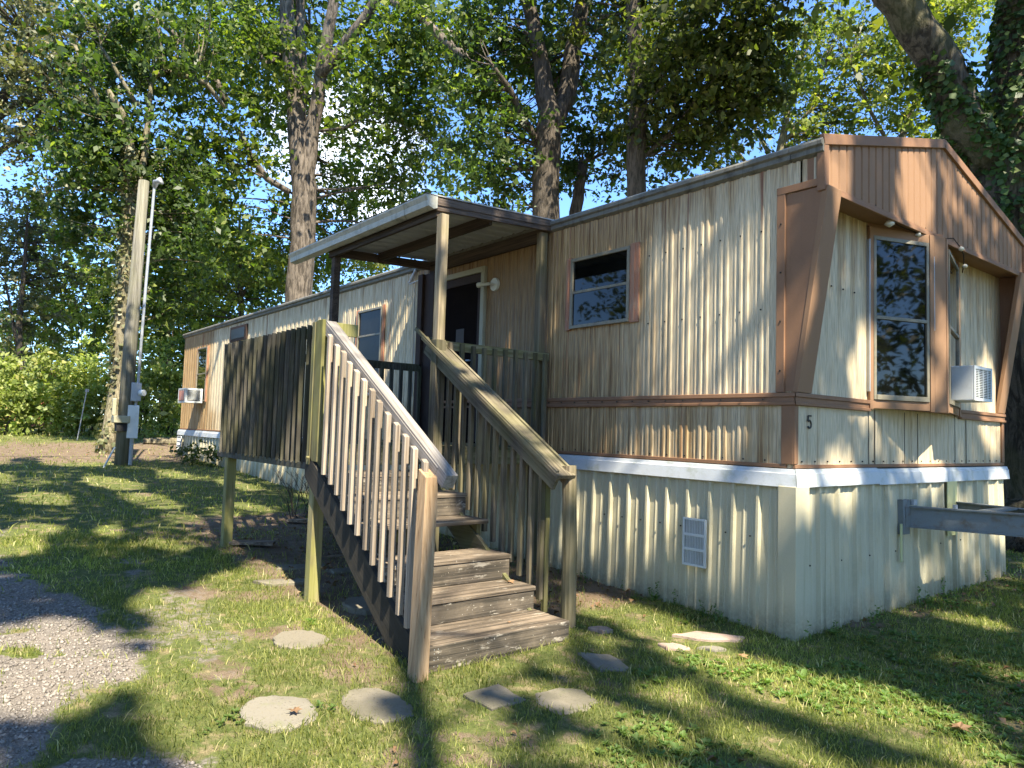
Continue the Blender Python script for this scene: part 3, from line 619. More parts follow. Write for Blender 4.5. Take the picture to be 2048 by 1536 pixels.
# bay window
A=np.array([0.012,1.19]);B=np.array([.325,2.05]);Cc=np.array([.012,3.20]); ZW0,ZW1=1.93,3.47
def wallpt(P,Q,u,off,z):
    d=(Q-P); L_=np.linalg.norm(d); d=d/L_; nrm=np.array([d[1],-d[0]]); p=P+d*u*L_+nrm*off; return (p[0],p[1],z)
def slab(mb,P,Q,u0,u1,o0,o1,z0,z1):
    a=[wallpt(P,Q,u0,o0,z0),wallpt(P,Q,u1,o0,z0),wallpt(P,Q,u1,o1,z0),wallpt(P,Q,u0,o1,z0)]; b=[(q[0],q[1],z1) for q in a]
    mb.add(a+b,[(0,3,2,1),(4,5,6,7),(0,1,5,4),(1,2,6,5),(2,3,7,6),(3,0,4,7)])
mb=MB(); mb.prism([tuple(A),(B[0]-.01,B[1]),tuple(Cc)],2,1.86,3.534); bay=obj('bay_window',mb,M['brown'],home)
for (P,Q,u0,u1,lab) in ((A,B,.05,.76,0),(B,Cc,.12,.90,1)):
    f=MB(); f0=u0;f1=u1; du=.035/1.09
    slab(f,P,Q,f0,f0+du,0,.03,ZW0,3.42); slab(f,P,Q,f1-du,f1,0,.03,ZW0,3.42); slab(f,P,Q,f0+du,f1-du,0,.03,3.385,3.42); slab(f,P,Q,f0+du,f1-du,0,.036,ZW0,ZW0+.045); slab(f,P,Q,f0+du,f1-du,0,.032,2.66,2.69)
    wf=obj('window_frame',f,M['alum'],bay,.002)
    f=MB(); slab(f,P,Q,f0+du,f1-du,.004,.012,ZW0+.045,2.66); slab(f,P,Q,f0+du,f1-du,.002,.018,2.69,3.385); obj('pane',f,M['glass'],bay)
f=MB(); slab(f,A,B,-.0,.045,0,.03,1.84,3.5); slab(f,A,B,.775,.83,0,.028,1.84,3.5); slab(f,A,B,.84,.995,0,.020,1.84,3.5); slab(f,B,Cc,.01,.10,0,.02,1.84,3.5); slab(f,B,Cc,.91,1.0,0,.03,1.84,3.5)
slab(f,A,B,.046,.774,0,.02,1.85,ZW0-.002); slab(f,B,Cc,.10,.91,0,.02,1.85,ZW0-.002); slab(f,A,B,.046,.774,0,.02,3.422,3.5)
obj('bay_trim',f,M['brown_panel'],bay,.003)
f=MB(); slab(f,A,B,-.012,.0,0,.034,2.0,3.38); slab(f,A,B,.831,.839,.0,.026,2.6,3.3); obj('bare_seam',f,M['galv'],bay)
# tongue (A-frame hitch)
def ibeam(mb,p,q,h=.20,fw=.085):
    p=Vector(p);q=Vector(q)
    mb.beam(p,q,.012,h-.02); mb.beam(p+Vector((0,0,h/2-.006)),q+Vector((0,0,h/2-.006)),fw,.012); mb.beam(p-Vector((0,0,h/2-.006)),q-Vector((0,0,h/2-.006)),fw,.012)
mb=MB(); ibeam(mb,(.0,1.88,.86),(1.5,2.42,.86)); ibeam(mb,(.0,3.05,.86),(1.5,2.58,.86)); mb.beam((.62,2.12,.955),(.62,2.8,.955),.10,.02); mb.beam((1.3,2.35,.99),(1.3,2.66,.99),.25,.06)
tg=obj('tow_tongue',mb,M['steel'],home)
mb=MB(); mb.box(-.01,.07,1.76,1.90,.70,1.02); mb.box(.07,.078,1.80,1.96,.76,.96); obj('tongue_flange',mb,M['steel'],tg,.003)
mb=MB(); mb.tube([(.09,1.93,.97),(.09,1.93,1.02)],.03,8); mb.tube([(.42,2.0,.965),(.42,2.0,1.0)],.02,8); obj('bolt',mb,M['galv'],tg)
mb=MB(); mb.box(.055,.062,2.78,3.02,.62,1.17); mb.box(.055,.062,1.72,1.76,.45,.8); obj('patch_plate',mb,paint('yellowed_patch_plate',(0.50,0.50,0.25),(0.38,0.38,0.18),.5),home)
# things fastened beside the door
mb=MB(); mb.tube([(-3.98,-.012,3.34),(-3.98,-.04,3.34)],[.085,.08],16); mb.tube([(-3.98,-.04,3.34),(-4.0,-.10,3.34),(-4.12,-.13,3.34)],.02,8); mb.tube([(-4.12,-.13,3.34),(-4.17,-.14,3.34)],[.03,.035],10); wl=obj('wall_lamp',mb,M['bulb'],None,smooth=False)
tag(wl,'small round cream lamp holder on the wall right of the door','wall lamp')
mb=MB(); mb.tube([(-5.86,-.03,3.83),(-6.0,-.05,3.64)],.022,8); mb.tube([(-6.0,-.05,3.62),(-5.8,-.05,3.64),(-5.62,-.04,3.66)],.009,6); mb.tube([(-5.9,-.03,3.63),(-5.88,-.02,3.0),(-5.84,-.02,2.4),(-5.86,-.02,2.0)],.005,5)
tag(obj('cable_bracket',mb,M['galv']),'thin cable and metal bracket on the wall left of the porch','cable')

# air conditioners
def ac(name,label,c,w_,h_,dp,ax,grp='window air conditioners'):
    t=thing(name,label,'air conditioner',(c[0],c[1],c[2]),grp)
    def T(u,v,z): # u along wall, v outward
        return (c[0]+u,c[1]-v,c[2]+z) if ax=='y' else (c[0]+v,c[1]+u,c[2]+z)
    def bx(mb,u0,u1,v0,v1,z0,z1):
        a=[T(u0,v0,z0),T(u1,v0,z0),T(u1,v1,z0),T(u0,v1,z0),T(u0,v0,z1),T(u1,v0,z1),T(u1,v1,z1),T(u0,v1,z1)]
        mb.add(a,[(0,3,2,1),(4,5,6,7),(0,1,5,4),(1,2,6,5),(2,3,7,6),(3,0,4,7)])
    hw=w_/2
    mb=MB(); bx(mb,-hw,hw,0,dp-.012,0,h_); obj('case',mb,M['acwhite'],t,.008)
    mb=MB(); bx(mb,-hw+.03,hw-.03,dp-.012,dp-.009,.035,h_-.035); bx(mb,hw-.0,hw+.002,.06,dp-.06,.05,h_-.05) ; obj('coil',mb,M['dark'],t)
    mb=MB(); fr=.03
    bx(mb,-hw,hw,dp-.012,dp,0,fr); bx(mb,-hw,hw,dp-.012,dp,h_-fr,h_); bx(mb,-hw,-hw+fr,dp-.012,dp,fr,h_-fr); bx(mb,hw-fr,hw,dp-.012,dp,fr,h_-fr)
    for i in range(1,17):
        z=fr+(h_-2*fr)*i/17; bx(mb,-hw+fr,hw-fr,dp-.007,dp-.002,z-.0035,z+.0035)
    for u in (-.25,.0,.25): bx(mb,u*w_-.006,u*w_+.006,dp-.008,dp-.001,fr,h_-fr)
    for i in range(1,9):
        z=.05+(h_-.1)*i/9; bx(mb,hw+.002,hw+.006,.07,dp-.07,z-.005,z+.005)
    obj('grille',mb,M['acwhite'],t); return t
ac('air_conditioner','white louvred air conditioner in the bay window on the gabled front',(.06,2.72,1.98),.46,.34,.36,'x')
ac('air_conditioner','white air conditioner seen between the deck railing and the stair balusters',(-7.22,-.045,2.02),.55,.36,.30,'y')
t=ac('air_conditioner','white air conditioner with pink panels in the farthest window of the long wall',(-16.25,-.045,2.0),.62,.36,.42,'y')
mb=MB(); mb.box(-16.47,-16.28,-.470,-.4655,2.06,2.30); mb.box(-16.24,-16.05,-.470,-.4655,2.06,2.30); obj('sticker',mb,M['redbox'],t)

# string lights under the soffit
sl=thing('string_lights','string of small unlit lamps hooked under the brown soffit of the bay window','string lights',(.2,2,3.5))
pt=[(.20,1.18,3.525),(.215,1.45,3.50),(.225,1.7,3.505),(.235,1.95,3.49),(.38,2.12,3.50),(.39,2.25,3.44),(.33,2.5,3.42),(.24,2.75,3.38),(.12,3.05,3.36)]
mb=MB(); mb.tube(pt,.006,5); obj('wire',mb,M['darktrim'],sl)
for i,p in enumerate([pt[0],pt[2],pt[3],pt[5],pt[7]]):
    mb=MB()
    s_=1.6 if i==0 else 1
    mb.tube([(p[0],p[1],p[2]),(p[0]+.01,p[1],p[2]-.018*s_),(p[0]+.01,p[1],p[2]-.03*s_),(p[0]+.01,p[1],p[2]-.045*s_)],[.008,.024*s_,.027*s_,.006],8); obj('lamp',mb,M['bulb'],sl,smooth=True)

# ---------------- deck and stairs
deck=thing('wooden_deck','weathered wooden deck with slatted side and a stair leading up to the door','deck',(-3.5,-1.5,float(G(-3.5,-1.5))))
DZ=1.38; DX0,DX1,DY=-5.60,-2.93,-2.70
mb=MB(); y=DY+.02; 
while y<-.10: mb.box(DX0+.02,DX1+.02,y,y+.133,DZ-.036,DZ+random.uniform(-.002,.002)); y+=.14
obj('floor_boards',mb,M['w_oldx'],deck,.004)
mb=MB(); mb.box(DX1-.0,DX1+.038,DY+.04,-.02,1.20,1.345); mb.box(DX0,DX0+.038,DY+.04,-.02,1.18,1.34); obj('rim_joist',mb,M['w_oldy'],deck,.004)
mb=MB(); mb.box(DX0+.04,DX1-.002,DY+.04,DY+.078,1.18,1.34); mb.box(DX0+.04,DX1-.002,-.07,-.034,1.18,1.34)
for i in range(5): xx=DX0+.5+i*.45; mb.box(xx,xx+.038,DY+.08,-.075,1.18,1.34)
obj('joists',mb,M['w_oldx'],deck)
def post(x,y,z1,s=.09,mat='w_green',z0=None,parent=deck,name='post',lean=(0,0)):
    mb=MB(); zb=float(ghgt(np.array(x),np.array(y)))-.05 if z0 is None else z0
    h=s/2; mb.add([(x-h,y-h,zb),(x+h,y-h,zb),(x+h,y+h,zb),(x-h,y+h,zb)]+[(x+a*h+lean[0],y+b*h+lean[1],z1) for a,b in ((-1,-1),(1,-1),(1,1),(-1,1))],[(0,3,2,1),(4,5,6,7),(0,1,5,4),(1,2,6,5),(2,3,7,6),(3,0,4,7)])
    return obj(name,mb,M[mat],parent,.004)
post(-2.80,-2.74,2.44,.10,'w_green',lean=(-.04,.03)); post(-5.28,-2.68,1.2,.10,'w_green'); post(-5.5,-.15,1.2,.09,'w_oldz'); post(-3.0,-.15,1.2,.09,'w_oldz')
mb=MB(); mb.box(-2.84,-2.80,-2.66,-2.52,.93,1.24); mb.tube([(-2.83,-2.81,1.27),(-2.83,-2.835,1.27)],.014,8); mb.box(-2.78,-2.745,-2.72,-2.58,.92,1.30); obj('joist_cleat',mb,M['w_green'],deck,.003)
mb=MB(); mb.tube([(-2.745,-2.70,1.30),(-2.725,-2.70,1.30)],.016,8); mb.tube([(-2.745,-2.62,1.30),(-2.725,-2.62,1.30)],.016,8); obj('lag_bolt',mb,M['galv'],deck)
# slatted outer side
mb=MB(); mb.box(DX0,-2.86,DY-.0,DY+.038,2.34,2.43); rl=obj('outer_railing',mb,M['w_oldx'],deck,.003)
mb=MB(); mb.box(DX0-.05,-2.85,DY-.09,DY+.05,2.432,2.468); 
N=22
for i in range(N):
    x0=DX0+.02+i*(2.72/N); d=random.uniform(-.004,.004); wdt=.088
    mb2=MB(); ang=.03
    mb2.add([(x0,DY-.002,1.20+random.uniform(-.015,.015)),(x0+wdt,DY-.048+d,1.20),(x0+wdt+.012,DY-.010,1.20),(x0+.014,DY+.034,1.20)]+[(x0-.01,DY-.002,2.45+random.uniform(-.01,.01)),(x0+wdt-.01,DY-.048+d,2.45),(x0+wdt+.002,DY-.010,2.45),(x0+.004,DY+.034,2.45)],
        [(0,3,2,1),(4,5,6,7),(0,1,5,4),(1,2,6,5),(2,3,7,6),(3,0,4,7)])
    obj('slat',mb2,M['w_slat2'] if i>=N-2 else M['w_slat'],rl,.002)
mb=MB(); mb.box(DX0-.01,-2.86,DY-.035,DY-.004,1.155,1.215); obj('bottom_rail',mb,M['w_slat'],rl,.003)
mb=MB(); mb.box(-2.835,-2.70,-2.80,-2.77,1.24,2.45); mb.box(-2.90,-2.84,-2.805,-2.775,1.21,2.44) ; obj('end_board',mb,M['w_slat2'],rl,.003)
mb=MB(); mb.box(-2.76,-2.735,-2.69,-2.45,2.33,2.44); mb.box(-2.765,-2.745,-2.66,-2.50,1.0,2.26); obj('gate_stub',mb,M['w_green'],rl,.003)
# far side railing (x = DX0)
mb=MB(); mb.box(DX0-.02,DX0+.02,DY+.05,-.05,2.33,2.43); fr_=obj('far_railing',mb,M['w_slat'],deck,.003)
y=DY+.12
while y<-.1:
    mb=MB(); mb.box(DX0+.021,DX0+.059,y,y+.045,1.24,2.40); obj('baluster',mb,M['w_slat'],fr_,.002); y+=.145
# right side railing (x = DX1), y -1.5..0
mb=MB(); mb.box(DX1-.03,DX1+.008,-1.50,-.03,2.33,2.42); rr_=obj('entry_railing',mb,M['w_oldy'],deck,.003)
y=-1.38; ii=0
while y<-.05:
    mb=MB(); mb.box(DX1+.009,DX1+.047,y,y+.04,1.22+random.uniform(-.02,.02),2.40+random.uniform(-.008,.012)); obj('baluster',mb,M['w_pline'] if ii==0 else M['w_oldz'],rr_,.002); y+=.138+random.uniform(-.004,.004); ii+=1
# stairs
st=MB(); 
TX=[-.90,-1.29,-1.61,-1.93,-2.26,-2.60,-2.89]; TZ=[.165,.345,.545,.79,.985,1.15]
# stringers
def stringer(y,mat='w_oldx',parent=None):
    mb=MB(); mb.prism([(-.93,-.03),(-.93,.10),(-1.3,.29),(-1.9,.70),(-2.6,1.13),(-2.93,1.33),(-2.93,1.10),(-2.3,.68),(-1.3,-.02)],1,y,y+.038); return mb
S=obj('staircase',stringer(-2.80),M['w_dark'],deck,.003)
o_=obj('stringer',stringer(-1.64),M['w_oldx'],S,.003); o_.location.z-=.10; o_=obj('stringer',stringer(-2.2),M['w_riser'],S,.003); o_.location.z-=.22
ry0,ry1=-2.755,-1.57
prev=0.0
for i in range(6):
    z=TZ[i]; nose=TX[i]; back=TX[i+1] if i<5 else -2.92
    zl=(0.0 if i==0 else TZ[i-1])
    mb=MB(); k0=-.05 if i==0 else 0
    for a,b in ((nose+.02,(nose+back)/2+.004),((nose+back)/2-.004,back-.02)):
        mb.add([(b,ry0-.0,z-.038),(a,ry0,z-.038),(a,ry1+random.uniform(0,.02),z-.038),(b,ry1,z-.038),(b,ry0,z),(a,ry0,z-.003),(a,ry1+.01,z-.003),(b,ry1,z+random.uniform(-.003,.003))],[(0,3,2,1),(4,5,6,7),(0,1,5,4),(1,2,6,5),(2,3,7,6),(3,0,4,7)])
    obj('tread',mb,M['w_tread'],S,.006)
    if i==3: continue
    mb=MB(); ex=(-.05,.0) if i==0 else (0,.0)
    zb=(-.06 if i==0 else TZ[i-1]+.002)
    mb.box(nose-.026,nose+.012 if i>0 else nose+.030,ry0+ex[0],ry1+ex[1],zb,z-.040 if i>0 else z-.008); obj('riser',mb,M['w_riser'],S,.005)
mb=MB(); mb.prism([(-2.0,.56),(-2.0,.75),(-2.22,.75),(-2.30,.60)],1,-2.25,-2.21); mb.prism([(-2.0,.56),(-2.0,.75),(-2.22,.75),(-2.30,.60)],1,-1.62,-1.58); obj('tread_bracket',mb,M['w_slat2'],S)
# nails on the bottom riser
mb=MB()
for a in (0.02,.05):
    for z in (.03,.07,.11,.135): mb.box(TX[0]+.030,TX[0]+.0325,ry0-.03+a+.015,ry0-.026+a+.015,z,z+.005)
for a in (0.0,): pass
obj('nail',mb,M['galv'],S)
# outer stair railing (new, pale)
nw=MB(); nw.add([(-.93,-2.955,-.08),(-.80,-2.955,-.08),(-.80,-2.865,-.08),(-.93,-2.865,-.08),(-.965,-2.92,1.27),(-.865,-2.92,1.22),(-.865,-2.83,1.22),(-.965,-2.83,1.27)],[(0,3,2,1),(4,5,6,7),(0,1,5,4),(1,2,6,5),(2,3,7,6),(3,0,4,7)])
NEW=MB(); NEW.box(-.865,-.775,-2.945,-2.855,-.08,1.20)
bt=[(x-.0,y_,z+ (0.0)) for x,y_,z in []]
newel=MB(); b0=(-.815,-2.90); t0=(-.935,-2.80); h=.048
newel.add([(b0[0]-h,b0[1]-h,-.08),(b0[0]+h,b0[1]-h,-.08),(b0[0]+h,b0[1]+h,-.08),(b0[0]-h,b0[1]+h,-.08),(t0[0]-h,t0[1]-h,1.285),(t0[0]+h,t0[1]-h,1.235),(t0[0]+h,t0[1]+h,1.235),(t0[0]-h,t0[1]+h,1.285)],[(0,3,2,1),(4,5,6,7),(0,1,5,4),(1,2,6,5),(2,3,7,6),(3,0,4,7)])
OR=obj('outer_stair_railing',newel,M['w_newel'],deck,.004,label='tan newel post and pale new balusters beside the stair')
mb=MB(); mb.beam((-2.73,-2.72,2.40),(-.80,-2.72,1.21),.09,.10); mb.beam((-2.73,-2.755,2.385),(-.90,-2.755,1.26),.03,.09); obj('handrail',mb,M['w_rail'],OR,.004)
for i in range(13):
    xb=-2.50+.128*i; zt_=2.27-.62*(xb+2.50)+random.uniform(-.01,.01)+.02; zb=1.16-.665*(xb+2.50)
    mb=MB(); x0=xb+random.uniform(-.007,.007); y0=-2.815+random.uniform(-.004,.004); zb+=random.uniform(-.02,.02)
    mb.add([(x0-.019,y0-.019,zb),(x0+.019,y0-.019,zb-.0),(x0+.019,y0+.019,zb),(x0-.019,y0+.019,zb),(x0-.019,y0-.019,zt_+.012),(x0+.019,y0-.019,zt_-.01),(x0+.019,y0+.019,zt_-.01),(x0-.019,y0+.019,zt_+.012)],[(0,3,2,1),(4,5,6,7),(0,1,5,4),(1,2,6,5),(2,3,7,6),(3,0,4,7)])
    obj('baluster',mb,M['w_bal'],OR,.002)
# inner stair railing (old, mossy)
mb=MB(); 
rp_=MB(); rp_.tube([(-1.17,-1.30,-.05),(-1.16,-1.31,.6),(-1.17,-1.33,1.285)],[.062,.06,.058],14); IR=obj('inner_stair_railing',rp_,M['w_pline'],deck)
mb=MB(); mb.beam((-3.12,-1.47,2.455),(-1.10,-1.42,1.20),.20,.036,(0,0,1)); mb.beam((-3.25,-1.555,2.555),(-1.12,-1.50,1.235),.03,.035); mb.beam((-3.05,-1.375,2.43),(-1.12,-1.33,1.235),.026,.03); mb.beam((-3.08,-1.525,2.355),(-1.16,-1.475,1.145),.034,.12); mb.beam((-3.05,-1.37,2.34),(-1.14,-1.33,1.15),.034,.11)
obj('handrail',mb,M['w_hand'],IR,.004)
for i in range(12):
    xb=-2.78+.128*i; zt_=2.27-.62*(xb+2.88)-.02; zb=max(1.2-.62*(xb+2.78)-.15,.10)
    mb=MB(); mb.box(xb-.02,xb+.02,-1.455,-1.415,zb+random.uniform(-.03,.03),zt_); obj('baluster',mb,M['w_oldz'],IR,.002)
mb=MB(); mb.add([(-1.38,-1.41,.10),(-1.34,-1.41,.10),(-1.34,-1.37,.10),(-1.38,-1.37,.10),(-1.38,-1.41,1.22),(-1.34,-1.41,1.2),(-1.34,-1.37,1.2),(-1.38,-1.37,1.22)],[(0,3,2,1),(4,5,6,7),(0,1,5,4),(1,2,6,5),(2,3,7,6),(3,0,4,7)]); obj('baluster',mb,M['w_slat2'],IR,.002)
mb=MB(); mb.box(-2.96,-2.86,-1.55,-1.44,-.0+.05,2.42); obj('stair_top_post',mb,M['w_oldz'],deck,.004)

# ---------------- porch canopy
cn=thing('porch_canopy','flat sheet metal canopy on wooden posts over the deck and door','canopy',(-4.2,-.8,3.75))
mb=MB(); n=0; ribs=[(0,0),(.1,.018),(.25,.018),(.35,0)]
prof=profile(-5.50,-2.94,ribs,.21); n=len(prof)
def rzc(y): return 3.80+.085*(1.5+y)/1.5
vs=[(h,-1.56,rzc(-1.56)+d) for h,d in prof]+[(h,-.01,rzc(0)+d) for h,d in prof]+[(h,-1.56,rzc(-1.56)+d+.004) for h,d in prof]+[(h,-.01,rzc(0)+d+.004) for h,d in prof]
mb.add(vs,[(i+1,i,n+i,n+i+1) for i in range(n-1)]+[(2*n+i,2*n+i+1,3*n+i+1,3*n+i) for i in range(n-1)]); obj('roof_sheet',mb,M['ceil'],cn)
gp=[(-1.56,3.85),(-1.56,3.73),(-1.60,3.715),(-1.665,3.735),(-1.675,3.79),(-1.70,3.83),(-1.70,3.845),(-1.69,3.845),(-1.665,3.79),(-1.655,3.745),(-1.6,3.727),(-1.572,3.737),(-1.572,3.85)]
mb=MB(); mb.prism(gp,0,-6.42,-2.93); mb.prism([(-1.56,3.85),(-1.56,3.73),(-1.60,3.715),(-1.665,3.735),(-1.675,3.79),(-1.70,3.83),(-1.70,3.845)],0,-2.929,-2.92); obj('gutter',mb,M['gutter'],cn)
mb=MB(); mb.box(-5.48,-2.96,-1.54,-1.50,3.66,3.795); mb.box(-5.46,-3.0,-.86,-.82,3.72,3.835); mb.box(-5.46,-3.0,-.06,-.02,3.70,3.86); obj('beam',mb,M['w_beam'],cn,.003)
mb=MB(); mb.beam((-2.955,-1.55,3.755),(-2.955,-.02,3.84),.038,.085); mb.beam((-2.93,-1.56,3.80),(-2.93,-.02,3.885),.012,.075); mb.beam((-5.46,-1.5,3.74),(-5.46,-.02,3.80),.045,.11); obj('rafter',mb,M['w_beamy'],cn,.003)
mb=MB(); mb.prism([(-1.70,3.855),(-1.55,3.862),(-.0,3.93),(-.0,3.918),(-1.55,3.85)],0,-5.52,-2.915); obj('roof_edge',mb,M['roofmetal'],cn)
for (x,y,mt,z0) in ((-5.40,-1.47,'w_beam',DZ),(-2.93,-1.485,'w_pline',DZ),(-3.02,-.10,'w_pline',DZ)):
    post(x,y,3.68 if y<-1 else 3.78,.088,mt,z0,cn,'canopy_post')
mb=MB(); mb.box(-5.70,-5.58,-.09,-.02,1.38,3.70); mb.box(-5.38,-5.30,-.075,-.016,1.38,3.70); obj('wall_post',mb,M['darktrim'],cn,.003)
mb=MB(); mb.box(-5.575,-5.385,-.05,-.015,1.38,3.70); obj('infill_panel',mb,M['darktrim'],cn,.003)

# ---------------- small things on the ground
def slab_stone(name,label,pts,z,th,mat,grp):
    c=np.mean(np.array(pts),0); mb=MB(); n=len(pts)
    zt=[float(ghgt(np.array(p[0]),np.array(p[1]))) for p in pts]; zz=float(np.mean(zt))+z*.7
    rr=random.Random(len(label)); P=[]
    for i,p in enumerate(pts):
        q=pts[(i+1)%n]
        for t in (0,.33,.66): P.append((p[0]+(q[0]-p[0])*t+rr.uniform(-.015,.015),p[1]+(q[1]-p[1])*t+rr.uniform(-.015,.015)))
    m_=len(P); tx,ty=rr.uniform(-.03,.03),rr.uniform(-.03,.03)
    top=[(p[0],p[1],zz+(p[0]-c[0])*(tx-.038)+(p[1]-c[1])*ty) for p in P]; ins=[(c[0]+(p[0]-c[0])*.93,c[1]+(p[1]-c[1])*.93,zz+.008+(p[0]-c[0])*(tx-.038)+(p[1]-c[1])*ty) for p in P]; bot=[(p[0],p[1],zz-th) for p in P]
    mb.add(bot+top+ins,[(i,(i+1)%m_,m_+(i+1)%m_,m_+i) for i in range(m_)]+[(m_+i,m_+(i+1)%m_,2*m_+(i+1)%m_,2*m_+i) for i in range(m_)]+[tuple(range(2*m_,3*m_))])
    return tag(obj(name,mb,M[mat]),label,'stepping stone' if 'step' in name else 'stone',grp)
def circ(cx,cy,rx,ry,n=11): return [(cx+rx*math.cos(2*math.pi*i/n),cy+ry*math.sin(2*math.pi*i/n)) for i in range(n)]
gg='stepping stones in front of the stair'
slab_stone('stepping_stone','pale smooth round stepping stone with a dead leaf on it, nearest the camera',circ(-.83,-3.77,.235,.205),.012,.05,'stone_pale',gg)
slab_stone('stepping_stone','round sunlit grey stepping stone left of the stair in bare grass',circ(-1.86,-3.22,.20,.19),.012,.05,'stone_grey',gg)
slab_stone('stepping_stone','mottled oval stepping stone half sunk in grass between the pale round and square ones',circ(-.63,-3.28,.26,.18),.004,.05,'stone_grey',gg)
slab_stone('stepping_stone','thick round stepping stone in the shade beneath the outer stair railing',circ(-2.39,-2.43,.22,.20),.045,.09,'stone_grey',gg)
slab_stone('stepping_stone','flat diamond shaped square slab in front of the bottom stair',[(-.47,-2.53),(-.21,-2.53),(-.20,-2.79),(-.46,-2.81)],.012,.05,'stone_grey',gg)
slab_stone('stepping_stone','dark mottled irregular slab right of the diamond shaped slab',circ(-.07,-2.34,.18,.19,7),.008,.05,'stone_grey',gg)
slab_stone('stepping_stone','pale pebbled rectangular slab right of the bottom stair',[(-.62,-1.72),(-.50,-1.52),(-.20,-1.60),(-.33,-1.80)],.014,.05,'stone_pale',gg)
g3='broken flagstones near the skirting corner'
slab_stone('flagstone','long pink pointed flagstone near the corner of the skirting',[(-.54,-.80),(-.50,-.55),(-.20,-.36),(-.17,-.46),(-.32,-.66)],.022,.05,'stone_pink',g3)
slab_stone('flagstone','small buff flagstone piece left of the pink pointed one',[(-.46,-1.06),(-.42,-.93),(-.28,-.90),(-.28,-.98),(-.36,-1.06)],.018,.05,'stone_pink',g3)
slab_stone('flagstone','small white rough slab piece right of the buff piece',[(-.27,-.85),(-.22,-.73),(-.11,-.70),(-.13,-.80)],.018,.05,'stone_pale',g3)
g4='stone scraps in the shade under the deck'
slab_stone('stone_slab','long grey slab lying left of the green deck post',[(-3.6,-2.95),(-3.5,-2.45),(-3.38,-2.40),(-3.40,-2.85)],.02,.06,'stone_grey',g4)
slab_stone('stone_slab','thin slab under the deck behind the green deck post',[(-4.1,-2.55),(-3.95,-2.1),(-3.82,-2.15),(-3.95,-2.6)],.02,.06,'stone_grey',g4)
slab_stone('stone_slab','blocky slab in deep shade beneath the stair stringer',[(-3.7,-2.2),(-3.6,-1.95),(-3.45,-1.98),(-3.5,-2.2)],.03,.06,'stone_grey',g4)
slab_stone('stone_slab','buff stone lying on the dirt beside the round railing post',[(-1.02,-1.22),(-.98,-1.10),(-.88,-1.09),(-.88,-1.20)],.03,.06,'stone_pink',g4)
def plank(label,p,q,wd,th,mat='w_tread'):
    mb=MB(); a=Vector((p[0],p[1],float(ghgt(np.array(p[0]),np.array(p[1])))+p[2])); b=Vector((q[0],q[1],float(ghgt(np.array(q[0]),np.array(q[1])))+q[2])); mb.beam(a,b,wd,th)
    return tag(obj('plank',mb,M[mat],None,.003),label,'plank','scrap planks on the ground')
plank('grey scrap plank on the ground beside the far deck post',(-5.32,-2.66,.04),(-5.05,-2.22,.05),.16,.035)
plank('broken plank among leaves at the foot of the bare shrub',(-6.5,-1.5,.03),(-6.1,-1.05,.06),.10,.03)
plank('thin stick of wood in the dark beneath the stair',(-4.2,-2.1,.04),(-3.9,-1.2,.05),.03,.02)
mb=MB(); P=[(-21.3+.3*i*.3,-.2+i*.4,float(G(-21.3,0))+.08) for i in range(6)]; mb.tube(P,[.10,.12,.12,.11,.1,.08],9,jit=.08); tag(obj('log',mb,M['bark_vine']),'fallen grey log on the bare ground before the hedge','log')
# fallen big leaf on pale stone and tread
def deadleaf(label,x,y,z,s,seed):
    r=random.Random(seed); mb=MB(); pts=[]; n=14
    for i in range(n):
        a=2*math.pi*i/n; rr=s*(1.0 if i%2==0 else .5)*r.uniform(.8,1.1); pts.append((x+rr*math.cos(a),y+rr*math.sin(a),z+abs(math.sin(a*1.0))*s*.35))
    mb.add([(x,y,z+.004)]+pts,[(0,1+i,1+(i+1)%n) for i in range(n)]); return tag(obj('fallen_leaf',mb,M['litter']),label,'leaf','large fallen leaves')
deadleaf('curled brown leaf lying on the pale round stepping stone',-.74,-3.72,.0,.045,1)
deadleaf('orange brown leaf lying on the second lowest stair tread',-1.45,-1.68,.35,.05,2)
deadleaf('tiny yellow leaf lying on the bottom stair tread',-1.05,-2.0,.17,.02,3)
deadleaf('brown leaf on the grass at the right edge of the lawn',1.45,-.75,-.04,.07,5)
deadleaf('dry brown leaf in the grass right of the flagstones',.05,-.75,.0,.05,6)

# ---------------- utility pole and stakes
up_=thing('utility_pole','grey wooden utility pole with conduit and meter boxes in front of a vine covered trunk','utility pole',(-14.88,-1.95,float(G(-14.9,-2))))
zb=float(G(-14.9,-2))
mb=MB(); mb.tube([(-14.88,-1.97,zb-.2),(-14.88,-1.94,3.6),(-14.88,-1.88,6.95)],[.15,.14,.11],14); obj('pole',mb,M['w_pole'],up_,smooth=True)
mb=MB(); mb.tube([(-14.78,-1.80,1.4),(-14.78,-1.76,2.3),(-14.78,-1.73,4.5),(-14.78,-1.68,6.85)],.03,8); mb.tube([(-14.78,-1.82,zb),(-14.78,-1.81,1.4)],.045,8); obj('conduit',mb,M['galv'],up_)
mb=MB(); mb.tube([(-14.78,-1.68,6.82),(-14.76,-1.66,6.95),(-14.66,-1.60,6.98),(-14.6,-1.55,6.90)],[.05,.07,.07,.03],10); obj('weatherhead',mb,M['galv'],up_,smooth=True)
mb=MB(); mb.box(-14.86,-14.68,-1.90,-1.70,1.95,2.36); mtb=obj('meter_box',mb,M['galv'],up_,.01)
mb=MB(); mb.tube([(-14.68,-1.72,2.14),(-14.60,-1.66,2.14)],[.07,.07],12); mb.tube([(-14.77,-1.70,2.14),(-14.77,-1.60,2.14)],[.07,.06],12); obj('meter',mb,M['acwhite'],mtb)
mb=MB(); mb.box(-14.90,-14.68,-1.94,-1.72,1.13,1.86); obj('breaker_box',mb,M['acwhite'],up_,.01)
